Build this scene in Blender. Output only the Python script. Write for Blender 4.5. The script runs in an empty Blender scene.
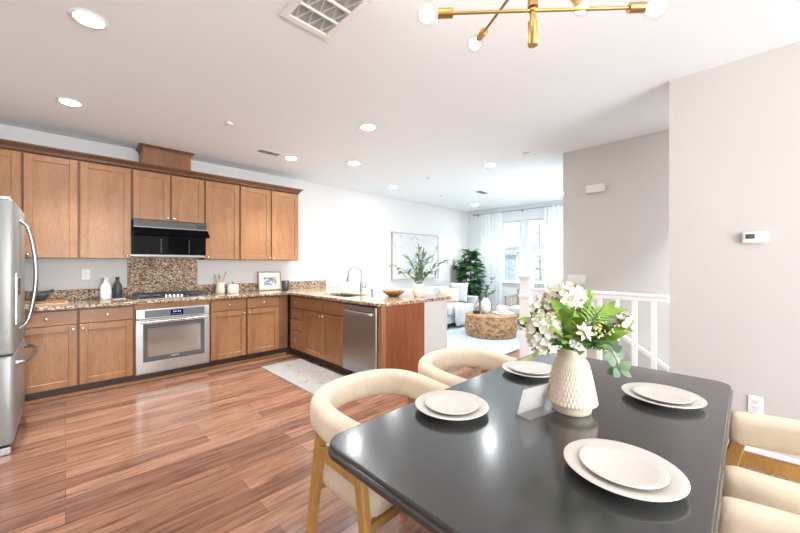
import bpy, bmesh, math, random
from mathutils import Vector, Matrix
random.seed(7)
R = math.radians
PI = math.pi
SC = bpy.context.scene
COL = SC.collection

# ------------------------------------------------------------------ camera, world, light, exposure
cam_d = bpy.data.cameras.new('camera')
cam = bpy.data.objects.new('camera', cam_d)
COL.objects.link(cam)
cam.location = (0, 0, 1.3129)
cam.rotation_euler = (R(90), 0, 0.7949 - R(90))
cam_d.sensor_width = 36
cam_d.lens = 36 * 340.92 / 800
cam_d.shift_y = -0.0025
cam_d.clip_start = 0.02
SC.camera = cam

world = bpy.data.worlds.new('sky')
SC.world = world
world.use_nodes = True
bg = world.node_tree.nodes['Background']
bg.inputs[0].default_value = (0.80, 0.90, 1.0, 1)
bg.inputs[1].default_value = 1.6

SC.view_settings.view_transform = 'Standard'
SC.view_settings.look = 'None'
SC.view_settings.gamma = 1.0
SC.view_settings.use_curve_mapping = False
SC.view_settings.exposure = 0.03

def lamp(name, kind, loc, rot, energy, color, **kw):
    d = bpy.data.lights.new(name, kind)
    d.energy = energy
    d.color = color
    for k, v in kw.items():
        setattr(d, k, v)
    o = bpy.data.objects.new(name, d)
    o.location = loc
    o.rotation_euler = rot
    COL.objects.link(o)
    return o

# added fill lamps at invented, unseen rear and living-room side windows
E_REAR, E_CEIL_FILL, E_LIV, E_DOWN, E_BULB, E_SKY, E_SUN = 270, 480, 66, 20, 3.0, 1.8, 4.0
bg.inputs[1].default_value = E_SKY
lamp('added_rear_fill', 'AREA', (.9, -5.28, 1.25), (R(92), 0, 0), E_REAR, (1.0, 0.98, 0.955), shape='RECTANGLE', size=3.6, size_y=2.2)
lamp('added_ceiling_fill', 'AREA', (.9, -5.25, .9), (R(150), 0, 0), E_CEIL_FILL, (0.86, 0.94, 1.0), shape='RECTANGLE', size=3.6, size_y=1.4)  # stands in for ground bounce, added to lift the ceiling
lamp('added_living_fill', 'AREA', (6.1, 1.40, 1.45), (R(105), 0, 0), E_LIV, (0.88, 0.95, 1.0), shape='RECTANGLE', size=2.2, size_y=1.7)
lamp('sun', 'SUN', (-4, 4, 8), (0, R(-50), R(8)), E_SUN, (1.0, 0.97, 0.92), angle=0.02)

# ------------------------------------------------------------------ helpers
class MB:
    def __init__(self):
        self.bm = bmesh.new()

    def _bev(self, verts, w, seg=2):
        es = set()
        for v in verts:
            for e in v.link_edges:
                es.add(e)
        bmesh.ops.bevel(self.bm, geom=list(es), offset=w, offset_type='OFFSET', segments=seg, profile=0.5, affect='EDGES', clamp_overlap=True)

    def box(self, lo, hi, bev=0, seg=2, M=None):
        x0, y0, z0 = lo
        x1, y1, z1 = hi
        ps = [(x0, y0, z0), (x1, y0, z0), (x1, y1, z0), (x0, y1, z0), (x0, y0, z1), (x1, y0, z1), (x1, y1, z1), (x0, y1, z1)]
        vs = [self.bm.verts.new(M @ Vector(p) if M else p) for p in ps]
        for f in ((0, 3, 2, 1), (4, 5, 6, 7), (0, 1, 5, 4), (1, 2, 6, 5), (2, 3, 7, 6), (3, 0, 4, 7)):
            self.bm.faces.new([vs[i] for i in f])
        if bev:
            self._bev(vs, bev, seg)
        return self

    def hexa(self, bot, top, bev=0):
        vs = [self.bm.verts.new(p) for p in list(bot) + list(top)]
        n = len(bot)
        self.bm.faces.new(vs[:n][::-1])
        self.bm.faces.new(vs[n:])
        for i in range(n):
            j = (i + 1) % n
            self.bm.faces.new((vs[i], vs[j], vs[n + j], vs[n + i]))
        if bev:
            self._bev(vs, bev)
        return self

    def prism(self, poly, z0, z1, bev=0, seg=2):
        return self.hexa([(p[0], p[1], z0) for p in poly], [(p[0], p[1], z1) for p in poly], bev)

    def tube(self, pts, r, seg=8, cap=True):
        pts = [Vector(p) for p in pts]
        n = len(pts)
        rs = r if isinstance(r, (list, tuple)) else [r] * n
        prev = None
        rings = []
        for i, p in enumerate(pts):
            d = (pts[min(i + 1, n - 1)] - pts[max(i - 1, 0)])
            if d.length < 1e-9:
                d = Vector((0, 0, 1))
            d.normalize()
            if prev is None:
                a = Vector((0, 0, 1)) if abs(d.z) < 0.9 else Vector((1, 0, 0))
                u = d.cross(a).normalized()
            else:
                u = (prev - d * prev.dot(d))
                u = u.normalized() if u.length > 1e-6 else d.orthogonal().normalized()
            prev = u
            w = d.cross(u)
            rings.append([self.bm.verts.new(p + (u * math.cos(2 * PI * k / seg) + w * math.sin(2 * PI * k / seg)) * rs[i]) for k in range(seg)])
        for a, b in zip(rings, rings[1:]):
            for k in range(seg):
                self.bm.faces.new((a[k], a[(k + 1) % seg], b[(k + 1) % seg], b[k]))
        if cap:
            self.bm.faces.new(rings[0][::-1])
            self.bm.faces.new(rings[-1])
        return self

    def cyl(self, p0, p1, r0, r1=None, seg=20):
        return self.tube([p0, p1], [r0, r0 if r1 is None else r1], seg)

    def lathe(self, prof, c=(0, 0, 0), seg=32, mod=None, squash=None):
        rings = []
        for i, (r, z) in enumerate(prof):
            ring = []
            for k in range(seg):
                a = 2 * PI * k / seg
                rr = r * (mod(i, k, a, z) if mod else 1)
                sx, sy = squash or (1, 1)
                ring.append(self.bm.verts.new((c[0] + rr * math.cos(a) * sx, c[1] + rr * math.sin(a) * sy, c[2] + z)))
            rings.append(ring)
        for a, b in zip(rings, rings[1:]):
            for k in range(seg):
                self.bm.faces.new((a[k], a[(k + 1) % seg], b[(k + 1) % seg], b[k]))
        self.bm.faces.new(rings[0][::-1])
        self.bm.faces.new(rings[-1])
        return self

    def ball(self, c, r, u=12, v=8, M=None):
        rx, ry, rz = r if isinstance(r, (tuple, list)) else (r, r, r)
        m = Matrix.Translation(c) @ (M if M else Matrix()) @ Matrix.Diagonal((rx, ry, rz, 1))
        bmesh.ops.create_uvsphere(self.bm, u_segments=u, v_segments=v, radius=1, matrix=m)
        return self

    def leaf(self, base, d, up, L, W, curl=0.15, tip=0.55, n=4, fold=0.15):
        d = Vector(d).normalized()
        up = Vector(up)
        s = d.cross(up)
        s = s.normalized() if s.length > 1e-5 else d.orthogonal().normalized()
        nrm = s.cross(d).normalized()
        base = Vector(base)
        rows = []
        for i in range(n + 1):
            t = i / n
            w = W * 0.5 * (math.sin(PI * min(1, t) ** tip) ** 0.8 if 0 < t < 1 else 0.02)
            c = base + d * (L * t) - nrm * (curl * L * t * t)
            rows.append((self.bm.verts.new(c - s * w + nrm * fold * w), self.bm.verts.new(c), self.bm.verts.new(c + s * w + nrm * fold * w)))
        for a, b in zip(rows, rows[1:]):
            self.bm.faces.new((a[0], a[1], b[1], b[0]))
            self.bm.faces.new((a[1], a[2], b[2], b[1]))
        return self

    def sweep(self, path, sec, sc=None):
        path = [Vector(p) for p in path]
        n = len(path)
        rings = []
        for i, p in enumerate(path):
            d = path[min(i + 1, n - 1)] - path[max(i - 1, 0)]
            t = Vector((d.x, d.y, 0)).normalized()
            nr = Vector((-t.y, t.x, 0))
            k = sc[i] if sc else 1
            rings.append([self.bm.verts.new(p + nr * u * k + Vector((0, 0, v * k))) for u, v in sec])
        m = len(sec)
        for a, b in zip(rings, rings[1:]):
            for k in range(m):
                self.bm.faces.new((a[k], a[(k + 1) % m], b[(k + 1) % m], b[k]))
        self.bm.faces.new(rings[0][::-1])
        self.bm.faces.new(rings[-1])
        return self

def rrect(w, h, r, n=4):
    out = []
    for cx, cy, a0 in ((w / 2 - r, h / 2 - r, 0), (-w / 2 + r, h / 2 - r, 90), (-w / 2 + r, -h / 2 + r, 180), (w / 2 - r, -h / 2 + r, 270)):
        for i in range(n + 1):
            a = R(a0 + 90 * i / n)
            out.append((cx + r * math.cos(a), cy + r * math.sin(a)))
    return out

def smooth_path(pts, n=6):
    pts = [Vector(p) for p in pts]
    out = []
    for i in range(len(pts) - 1):
        p0 = pts[max(i - 1, 0)]
        p1, p2 = pts[i], pts[i + 1]
        p3 = pts[min(i + 2, len(pts) - 1)]
        for k in range(n):
            t = k / n
            out.append(0.5 * ((2 * p1) + (p2 - p0) * t + (2 * p0 - 5 * p1 + 4 * p2 - p3) * t * t + (3 * p1 - p0 - 3 * p2 + p3) * t ** 3))
    out.append(pts[-1])
    return out

def tag(o, label, cat, group=None, kind=None):
    if label:
        o['label'] = label
    if cat:
        o['category'] = cat
    if group:
        o['group'] = group
    if kind:
        o['kind'] = kind
    return o

def obj(name, mb, mat, parent=None, smooth=False, world=False, loc=None, angle=None):
    """link the collected shape as ONE mesh object; world=True: mb is in world space"""
    bm = mb.bm
    if parent is not None and world:
        Mc, q = Matrix(), parent
        while q is not None:
            Mc = Matrix.LocRotScale(q.location, q.rotation_euler, None) @ Mc
            q = q.parent
        bm.transform(Mc.inverted())
    elif parent is None and world:
        xs = [v.co for v in bm.verts]
        lo = Vector((min(c.x for c in xs), min(c.y for c in xs), min(c.z for c in xs)))
        hi = Vector((max(c.x for c in xs), max(c.y for c in xs), max(c.z for c in xs)))
        loc = Vector(((lo.x + hi.x) / 2, (lo.y + hi.y) / 2, lo.z))
        bm.transform(Matrix.Translation(-loc))
    bmesh.ops.recalc_face_normals(bm, faces=bm.faces[:])
    me = bpy.data.meshes.new(name)
    bm.to_mesh(me)
    bm.free()
    if smooth:
        me.polygons.foreach_set('use_smooth', [True] * len(me.polygons))
        if angle is not None:
            me.set_sharp_from_angle(angle=R(angle))
    me.materials.append(mat)
    o = bpy.data.objects.new(name, me)
    COL.objects.link(o)
    if parent is not None:
        o.parent = parent
    if loc is not None:
        o.location = loc
    return o

def thing(name, label, cat, loc=(0, 0, 0), rz=0, group=None):
    o = bpy.data.objects.new(name, None)
    o.empty_display_size = 0.1
    COL.objects.link(o)
    o.location = loc
    o.rotation_euler = (0, 0, rz)
    return tag(o, label, cat, group)

def solo(name, mb, mat, label, cat, group=None, kind=None, smooth=False, world=True, loc=None, angle=None):
    return tag(obj(name, mb, mat, None, smooth, world, loc, angle), label, cat, group, kind)

def struct(name, mb, mat, parent=None):
    o = obj(name, mb, mat, parent)
    if parent is None:
        o['kind'] = 'structure'
    return o

def copy_tree(o, parent=None):
    c = o.copy()
    COL.objects.link(c)
    if parent is not None:
        c.parent = parent
    for ch in [x for x in SC.objects if x.parent == o]:
        copy_tree(ch, c)
    return c

# ------------------------------------------------------------------ materials
def mat(name, col=(0.8, 0.8, 0.8), rough=0.5, metal=0.0, **kw):
    m = bpy.data.materials.new(name)
    m.use_nodes = True
    b = m.node_tree.nodes['Principled BSDF']
    b.inputs['Base Color'].default_value = (*col, 1)
    b.inputs['Roughness'].default_value = rough
    b.inputs['Metallic'].default_value = metal
    for k, v in kw.items():
        k = k.replace('_', ' ')
        b.inputs[k].default_value = (*v, 1) if isinstance(v, tuple) else v
    return m

def nodes(m):
    nt = m.node_tree
    return nt, nt.nodes['Principled BSDF'], lambda t: nt.nodes.new(t), lambda a, b: nt.links.new(a, b)

def coords(m, scale=(1, 1, 1), rot=(0, 0, 0), kind='Object'):
    nt, b, N, Lk = nodes(m)
    tc = N('ShaderNodeTexCoord')
    mp = N('ShaderNodeMapping')
    mp.inputs['Scale'].default_value = scale
    mp.inputs['Rotation'].default_value = rot
    Lk(tc.outputs[kind], mp.inputs['Vector'])
    return mp.outputs['Vector']

def ramp(m, fac, stops, interp='LINEAR'):
    nt, b, N, Lk = nodes(m)
    r = N('ShaderNodeValToRGB')
    r.color_ramp.interpolation = interp
    els = r.color_ramp.elements
    while len(els) < len(stops):
        els.new(0.5)
    for e, (p, c) in zip(els, stops):
        e.position = p
        e.color = (*c, 1)
    Lk(fac, r.inputs['Fac'])
    return r.outputs['Color']

def noise(m, vec, scale=5, detail=3, rough=0.5, dist=0):
    nt, b, N, Lk = nodes(m)
    n = N('ShaderNodeTexNoise')
    n.inputs['Scale'].default_value = scale
    n.inputs['Detail'].default_value = detail
    n.inputs['Roughness'].default_value = rough
    n.inputs['Distortion'].default_value = dist
    Lk(vec, n.inputs['Vector'])
    return n.outputs['Fac']

def bump(m, h, strength=0.2, dist=0.01):
    nt, b, N, Lk = nodes(m)
    bp = N('ShaderNodeBump')
    bp.inputs['Strength'].default_value = strength
    bp.inputs['Distance'].default_value = dist
    Lk(h, bp.inputs['Height'])
    Lk(bp.outputs['Normal'], b.inputs['Normal'])

def mixc(m, fac, a, c2, mode='MULTIPLY'):
    nt, b, N, Lk = nodes(m)
    x = N('ShaderNodeMix')
    x.data_type = 'RGBA'
    x.blend_type = mode
    if isinstance(fac, float):
        x.inputs['Factor'].default_value = fac
    else:
        Lk(fac, x.inputs['Factor'])
    for s, v in ((x.inputs['A'], a), (x.inputs['B'], c2)):
        if isinstance(v, tuple):
            s.default_value = (*v, 1)
        else:
            Lk(v, s)
    return x.outputs['Result']

def wood(name, dark, light, scale, rough=0.35):
    m = mat(name, light, rough, Specular_IOR_Level=0.3)
    nt, b, N, Lk = nodes(m)
    v = coords(m, scale)
    c = ramp(m, noise(m, v, 2.2, 6, 0.6, 0.4), [(0.3, dark), (0.7, light)])
    v2 = coords(m, tuple(s * 7 for s in scale))
    c2 = ramp(m, noise(m, v2, 3, 3, 0.6), [(0.35, (0.86, 0.84, 0.82)), (0.6, (1, 1, 1))])
    Lk(mixc(m, 1.0, c, c2), b.inputs['Base Color'])
    return m

def mottled(name, a, c, scale=3, rough=0.8, bumps=0.0, bscale=80):
    m = mat(name, a, rough)
    nt, b, N, Lk = nodes(m)
    v = coords(m)
    Lk(ramp(m, noise(m, v, scale, 4), [(0.3, a), (0.7, c)]), b.inputs['Base Color'])
    if bumps:
        bump(m, noise(m, v, bscale, 2), bumps, 0.004)
    return m

M = {}
M['wall'] = mottled('wall_paint', (0.58, 0.545, 0.52), (0.595, 0.56, 0.535), 2, 0.75, 0.05, 120)
M['wall_cool'] = mottled('wall_paint_cool', (0.635, 0.615, 0.60), (0.65, 0.63, 0.615), 2, 0.75, 0.05, 120)
M['wall_living'] = mottled('wall_paint_living', (0.70, 0.72, 0.73), (0.72, 0.74, 0.75), 2, 0.75, 0.05, 120)
M['grey_wall'] = mottled('greige_paint', (0.655, 0.63, 0.61), (0.67, 0.645, 0.625), 2, 0.75, 0.05, 120)
M['ceiling'] = mottled('ceiling_paint', (0.86, 0.885, 0.905), (0.87, 0.895, 0.915), 2, 0.9, 0.08, 90)
M['trim'] = mat('white_trim_paint', (0.86, 0.84, 0.82), 0.4)
M['cab'] = wood('stained_maple', (0.285, 0.127, 0.055), (0.41, 0.205, 0.10), (3.2, 3.2, 0.7), 0.33)
M['cab_h'] = wood('stained_maple_drawer', (0.285, 0.127, 0.055), (0.41, 0.205, 0.10), (0.7, 3.2, 3.2), 0.33)
M['panel'] = wood('red_maple_panel', (0.20, 0.058, 0.022), (0.34, 0.11, 0.042), (3.0, 3.0, 0.5), 0.3)
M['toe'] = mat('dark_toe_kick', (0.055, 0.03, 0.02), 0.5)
M['shoe'] = wood('shoe_moulding_wood', (0.36, 0.16, 0.07), (0.50, 0.25, 0.12), (1, 6, 6), 0.4)
M['steel'] = mat('brushed_steel', (0.50, 0.49, 0.48), 0.3, 1.0)
M['steel_mid'] = mat('appliance_steel', (0.42, 0.415, 0.41), 0.28, 1.0)
M['hood_grey'] = mat('hood_dark_grey', (0.10, 0.092, 0.088), 0.4, 0.0, Specular_IOR_Level=0.15)
M['hood_trim'] = mat('hood_trim_grey', (0.30, 0.29, 0.28), 0.4, 0.3)
M['nickel_dark'] = mat('faucet_nickel', (0.30, 0.295, 0.29), 0.28, 1.0)
M['steel_dark'] = mat('dark_steel', (0.42, 0.42, 0.43), 0.32, 1.0)
M['fridge_side'] = mat('fridge_painted_steel', (0.29, 0.283, 0.27), 0.38, 0.3)
M['chrome'] = mat('satin_nickel', (0.8, 0.78, 0.75), 0.22, 1.0)
M['black'] = mat('black_gloss', (0.004, 0.004, 0.005), 0.05, 0.0, Specular_IOR_Level=0.02)
M['black_matte'] = mat('black_matte', (0.02, 0.02, 0.021), 0.45)
M['iron'] = mat('cast_iron', (0.06, 0.065, 0.075), 0.5, 0.3)
M['glass_oven'] = mat('oven_window_glass', (0.44, 0.40, 0.36), 0.12, 0.55)
M['white'] = mat('white_ceramic', (0.86, 0.84, 0.81), 0.3)
M['plate'] = mat('cream_stoneware', (0.74, 0.70, 0.655), 0.35)
M['vase'] = mottled('cream_bisque', (0.70, 0.585, 0.455), (0.74, 0.63, 0.50), 6, 0.6)
M['plastic'] = mat('white_plastic', (0.85, 0.84, 0.83), 0.4)
M['brass'] = mat('brushed_brass', (0.50, 0.325, 0.12), 0.3, 1.0)
M['oak'] = wood('golden_oak', (0.44, 0.22, 0.06), (0.60, 0.34, 0.11), (3, 3, 0.9), 0.4)
M['cream'] = mottled('cream_boucle', (0.84, 0.70, 0.54), (0.89, 0.76, 0.60), 30, 0.9, 0.25, 260)
M['pink'] = mat('blush_ceramic', (0.82, 0.62, 0.52), 0.55)
M['sofa'] = mottled('white_linen', (0.60, 0.62, 0.64), (0.66, 0.68, 0.70), 12, 0.9, 0.15, 200)
M['sofa_grey'] = mottled('pale_grey_linen', (0.46, 0.45, 0.445), (0.52, 0.51, 0.50), 12, 0.9, 0.15, 200)
M['peach'] = mottled('peach_linen', (0.78, 0.52, 0.35), (0.88, 0.72, 0.58), 8, 0.9)
M['rug_white'] = mottled('white_pile', (0.37, 0.415, 0.455), (0.43, 0.475, 0.515), 10, 0.95, 0.4, 150)
M['leaf_dark'] = mottled('leaf_dark_green', (0.014, 0.075, 0.022), (0.06, 0.20, 0.06), 9, 0.35)
M['leaf_mid'] = mottled('leaf_green', (0.10, 0.22, 0.02), (0.29, 0.44, 0.055), 14, 0.45)
M['leaf_bright'] = mottled('fern_green', (0.17, 0.36, 0.03), (0.36, 0.55, 0.09), 20, 0.5)
M['leaf_euc'] = mottled('eucalyptus_green', (0.08, 0.16, 0.085), (0.22, 0.32, 0.18), 14, 0.6)
M['leaf_olive'] = mottled('olive_leaf', (0.09, 0.15, 0.10), (0.26, 0.34, 0.22), 14, 0.55)
M['stem'] = mat('stem_green', (0.16, 0.24, 0.06), 0.6)
M['petal'] = mottled('ivory_petal', (0.86, 0.82, 0.68), (0.90, 0.88, 0.78), 30, 0.6)
M['petal_white'] = mat('white_petal', (0.92, 0.92, 0.9), 0.6)
M['yellow'] = mottled('yellow_filler_bloom', (0.62, 0.55, 0.14), (0.78, 0.74, 0.36), 30, 0.6)
M['bark'] = mottled('bark', (0.12, 0.08, 0.05), (0.22, 0.15, 0.1), 12, 0.9)
M['stone'] = mottled('black_granite_stone', (0.02, 0.021, 0.024), (0.06, 0.062, 0.068), 40, 0.6)
M['board'] = wood('pale_board_wood', (0.45, 0.27, 0.14), (0.62, 0.42, 0.26), (1, 6, 6), 0.5)
M['bowl'] = wood('acacia_bowl', (0.18, 0.07, 0.025), (0.42, 0.2, 0.07), (5, 5, 9), 0.35)
M['dark_glass'] = mat('dark_bottle_glaze', (0.035, 0.038, 0.042), 0.3)
M['canvas'] = None
M['frame_wood'] = mat('taupe_frame', (0.42, 0.37, 0.32), 0.5)
M['soil'] = mat('soil', (0.05, 0.035, 0.025), 0.95)
M['grille'] = mat('grille_shadow_grey', (0.045, 0.04, 0.038), 0.9)
M['screen'] = mat('lcd_grey_green', (0.10, 0.12, 0.10), 0.2)
M['chair_wood'] = wood('weathered_oak', (0.30, 0.22, 0.15), (0.45, 0.35, 0.26), (4, 4, 1), 0.5)

def emit(name, col, s):
    m = mat(name, col, 0.4)
    b = m.node_tree.nodes['Principled BSDF']
    b.inputs['Emission Color'].default_value = (*col, 1)
    b.inputs['Emission Strength'].default_value = s
    return m
M['lens'] = emit('downlight_lens', (0.92, 0.97, 1.0), 165)
M['filament'] = emit('bulb_glow', (1.0, 0.86, 0.66), 22)
M['lcd_blue'] = emit('blue_display_digits', (0.25, 0.4, 0.7), 0.4)

def clear(name, tint=(1, 1, 1), gloss=0.08, rough=0.02, alpha=0.0):
    """thin pane: mostly see-through with a faint reflection"""
    m = bpy.data.materials.new(name)
    m.use_nodes = True
    nt = m.node_tree
    nt.nodes.clear()
    out = nt.nodes.new('ShaderNodeOutputMaterial')
    t = nt.nodes.new('ShaderNodeBsdfTransparent')
    t.inputs[0].default_value = (*tint, 1)
    g = nt.nodes.new('ShaderNodeBsdfGlossy')
    g.inputs['Roughness'].default_value = rough
    mx = nt.nodes.new('ShaderNodeMixShader')
    mx.inputs[0].default_value = gloss
    nt.links.new(t.outputs[0], mx.inputs[1])
    nt.links.new(g.outputs[0], mx.inputs[2])
    last = mx
    if alpha:
        d = nt.nodes.new('ShaderNodeBsdfDiffuse')
        d.inputs[0].default_value = (0.9, 0.85, 0.83, 1)
        m2 = nt.nodes.new('ShaderNodeMixShader')
        m2.inputs[0].default_value = alpha
        nt.links.new(mx.outputs[0], m2.inputs[1])
        nt.links.new(d.outputs[0], m2.inputs[2])
        last = m2
    nt.links.new(last.outputs[0], out.inputs[0])
    return m
M['pane'] = clear('window_glass', (0.97, 0.99, 1.0), 0.05)
M['acrylic'] = clear('clear_acrylic', (0.96, 0.96, 0.96), 0.14, 0.03, 0.10)
M['glass_bulb'] = clear('clear_bulb_glass', (1, 0.98, 0.95), 0.10, 0.02)

def sheer():
    m = bpy.data.materials.new('sheer_voile')
    m.use_nodes = True
    nt = m.node_tree
    nt.nodes.clear()
    out = nt.nodes.new('ShaderNodeOutputMaterial')
    tr = nt.nodes.new('ShaderNodeBsdfTranslucent')
    tr.inputs[0].default_value = (0.93, 0.95, 0.97, 1)
    df = nt.nodes.new('ShaderNodeBsdfDiffuse')
    df.inputs[0].default_value = (0.93, 0.95, 0.96, 1)
    tp = nt.nodes.new('ShaderNodeBsdfTransparent')
    a = nt.nodes.new('ShaderNodeMixShader')
    a.inputs[0].default_value = 0.5
    c = nt.nodes.new('ShaderNodeMixShader')
    c.inputs[0].default_value = 0.18
    nt.links.new(df.outputs[0], a.inputs[1])
    nt.links.new(tr.outputs[0], a.inputs[2])
    nt.links.new(a.outputs[0], c.inputs[1])
    nt.links.new(tp.outputs[0], c.inputs[2])
    nt.links.new(c.outputs[0], out.inputs[0])
    return m
M['sheer'] = sheer()

def granite():
    m = mat('speckled_granite', (0.5, 0.4, 0.3), 0.12)
    nt, b, N, Lk = nodes(m)
    v = coords(m, kind='Object')
    vo = N('ShaderNodeTexVoronoi')
    vo.inputs['Scale'].default_value = 76
    Lk(v, vo.inputs['Vector'])
    sep = N('ShaderNodeSeparateColor')
    Lk(vo.outputs['Color'], sep.inputs[0])
    c = ramp(m, sep.outputs[0], [(0.0, (0.09, 0.055, 0.038)), (0.15, (0.23, 0.135, 0.078)), (0.38, (0.40, 0.265, 0.165)), (0.62, (0.54, 0.40, 0.28)), (0.84, (0.66, 0.54, 0.42))], 'CONSTANT')
    v2 = coords(m)
    c2 = ramp(m, noise(m, v2, 9, 4), [(0.35, (0.75, 0.7, 0.66)), (0.65, (1, 1, 1))])
    Lk(mixc(m, 1.0, c, c2), b.inputs['Base Color'])
    return m
M['granite'] = granite()
M['granite_wall'] = granite()
M['granite_wall'].node_tree.nodes['Principled BSDF'].inputs['Roughness'].default_value = 0.5
M['granite_wall'].node_tree.nodes['Principled BSDF'].inputs['Specular IOR Level'].default_value = 0.25

def floor_mat():
    m = mat('wood_plank_floor', (0.4, 0.2, 0.12), 0.17)
    nt, b, N, Lk = nodes(m)
    v = coords(m, kind='Object')
    def brick(c1, c2, w, off):
        br = N('ShaderNodeTexBrick')
        br.offset = off
        br.inputs['Color1'].default_value = (*c1, 1)
        br.inputs['Color2'].default_value = (*c2, 1)
        br.inputs['Mortar'].default_value = (0.10, 0.045, 0.03, 1)
        br.inputs['Scale'].default_value = 1
        br.inputs['Mortar Size'].default_value = 0.0012
        br.inputs['Brick Width'].default_value = w
        br.inputs['Row Height'].default_value = 0.127
        br.inputs['Bias'].default_value = 0.0
        Lk(v, br.inputs['Vector'])
        return br.outputs['Color']
    base = brick((0.175, 0.083, 0.056), (0.33, 0.172, 0.113), 1.22, 0.37)
    v2 = coords(m, (1.3, 16, 1))
    st = ramp(m, noise(m, v2, 2.0, 6, 0.62, 0.6), [(0.30, (0.46, 0.40, 0.38)), (0.47, (0.95, 0.92, 0.9)), (0.70, (1.4, 1.32, 1.25))])
    c = mixc(m, 1.0, base, st)
    v3 = coords(m, (3, 60, 1))
    st2 = ramp(m, noise(m, v3, 2.0, 4, 0.6), [(0.35, (0.84, 0.8, 0.78)), (0.6, (1, 1, 1))])
    Lk(mixc(m, 1.0, c, st2), b.inputs['Base Color'])
    bump(m, noise(m, v3, 2, 3), 0.03, 0.003)
    return m
M['floor'] = floor_mat()

def painting_mat():
    m = mat('abstract_canvas', (0.85, 0.85, 0.85), 0.8)
    nt, b, N, Lk = nodes(m)
    v = coords(m, (1.5, 1, 1.6))
    c = ramp(m, noise(m, v, 1.7, 6, 0.55, 1.2), [(0.28, (0.20, 0.22, 0.26)), (0.38, (0.44, 0.47, 0.52)), (0.46, (0.62, 0.63, 0.64)), (0.57, (0.60, 0.575, 0.54)), (0.64, (0.64, 0.64, 0.635))])
    Lk(c, b.inputs['Base Color'])
    return m
M['canvas'] = painting_mat()

def print_mat():
    m = mat('misty_shore_print', (0.8, 0.8, 0.8), 0.6)
    nt, b, N, Lk = nodes(m)
    v = coords(m, (14, 14, 22))
    c = ramp(m, noise(m, v, 1.3, 5, 0.6, 0.5), [(0.36, (0.10, 0.11, 0.13)), (0.5, (0.45, 0.47, 0.5)), (0.62, (0.80, 0.81, 0.82))])
    Lk(c, b.inputs['Base Color'])
    return m
M['print'] = print_mat()

def runner_mat():
    m = mat('faded_runner', (0.6, 0.5, 0.45), 0.95)
    nt, b, N, Lk = nodes(m)
    v = coords(m, (3, 3, 3))
    c = ramp(m, noise(m, v, 3, 6, 0.65, 1.0), [(0.3, (0.20, 0.155, 0.142)), (0.5, (0.32, 0.275, 0.25)), (0.7, (0.24, 0.225, 0.222))])
    v2 = coords(m, (1, 1, 1))
    c2 = ramp(m, noise(m, v2, 90, 2), [(0.35, (0.85, 0.85, 0.85)), (0.6, (1, 1, 1))])
    Lk(mixc(m, 1.0, c, c2), b.inputs['Base Color'])
    bump(m, noise(m, v2, 220, 2), 0.3, 0.004)
    return m
M['runner'] = runner_mat()

def mosaic_mat():
    m = mat('wood_mosaic', (0.5, 0.3, 0.15), 0.55)
    nt, b, N, Lk = nodes(m)
    v = coords(m, (1, 1, 1.2))
    vo = N('ShaderNodeTexVoronoi')
    vo.inputs['Scale'].default_value = 21
    Lk(v, vo.inputs['Vector'])
    sep = N('ShaderNodeSeparateColor')
    Lk(vo.outputs['Color'], sep.inputs[0])
    c = ramp(m, sep.outputs[0], [(0.0, (0.20, 0.10, 0.045)), (0.3, (0.34, 0.185, 0.09)), (0.65, (0.44, 0.26, 0.13)), (1.0, (0.54, 0.35, 0.19))])
    c2 = ramp(m, noise(m, v, 40, 3), [(0.3, (0.7, 0.66, 0.62)), (0.6, (1, 1, 1))])
    Lk(mixc(m, 1.0, c, c2), b.inputs['Base Color'])
    return m
M['mosaic'] = mosaic_mat()

def table_mat():
    m = mat('black_stained_top', (0.018, 0.018, 0.019), 0.20, Specular_IOR_Level=1.0, Coat_Weight=0.35, Coat_Roughness=0.12)
    nt, b, N, Lk = nodes(m)
    v = coords(m, (1.2, 5, 5))
    Lk(ramp(m, noise(m, v, 2, 6, 0.65, 0.5), [(0.3, (0.022, 0.0225, 0.0235)), (0.7, (0.036, 0.036, 0.037))]), b.inputs['Base Color'])
    return m
M['table'] = table_mat()

# ------------------------------------------------------------------ the setting
W, XR, XG, XF, CZ = 5.24, 3.30, 4.49, 7.70, 2.72
XL, YB, YS, YG = -1.02, -5.00, -2.20, 1.633

fl = MB()
fl.box((XL - .15, YB - .15, -.2), (XR, W + .15, 0))
fl.box((XR, 1.53, -.2), (XF + .15, W + .15, 0))
struct('floor', fl, M['floor'])
struct('ceiling', MB().box((XL - .15, YB - .15, CZ), (XF + .15, W + .15, CZ + .15)), M['ceiling'])
struct('wall_kitchen', MB().box((XL - .15, W, 0), (XF + .15, W + .15, CZ)), M['wall_cool'])

def wall_with_holes(name, axis, pos, thick, a0, a1, z0, z1, holes, m):
    """axis 'X': plane of constant X, running along Y; holes (a_lo, a_hi, z_lo, z_hi)"""
    mb = MB()
    def put(u0, u1, w0, w1):
        if u1 - u0 < 1e-4 or w1 - w0 < 1e-4:
            return
        if axis == 'X':
            mb.box((pos, u0, w0), (pos + thick, u1, w1))
        else:
            mb.box((u0, pos, w0), (u1, pos + thick, w1))
    cur = a0
    for (h0, h1, y0, y1) in sorted(holes):
        put(cur, h0, z0, z1)
        put(h0, h1, z0, y0)
        put(h0, h1, y1, z1)
        cur = h1
    put(cur, a1, z0, z1)
    return struct(name, mb, m)

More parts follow.
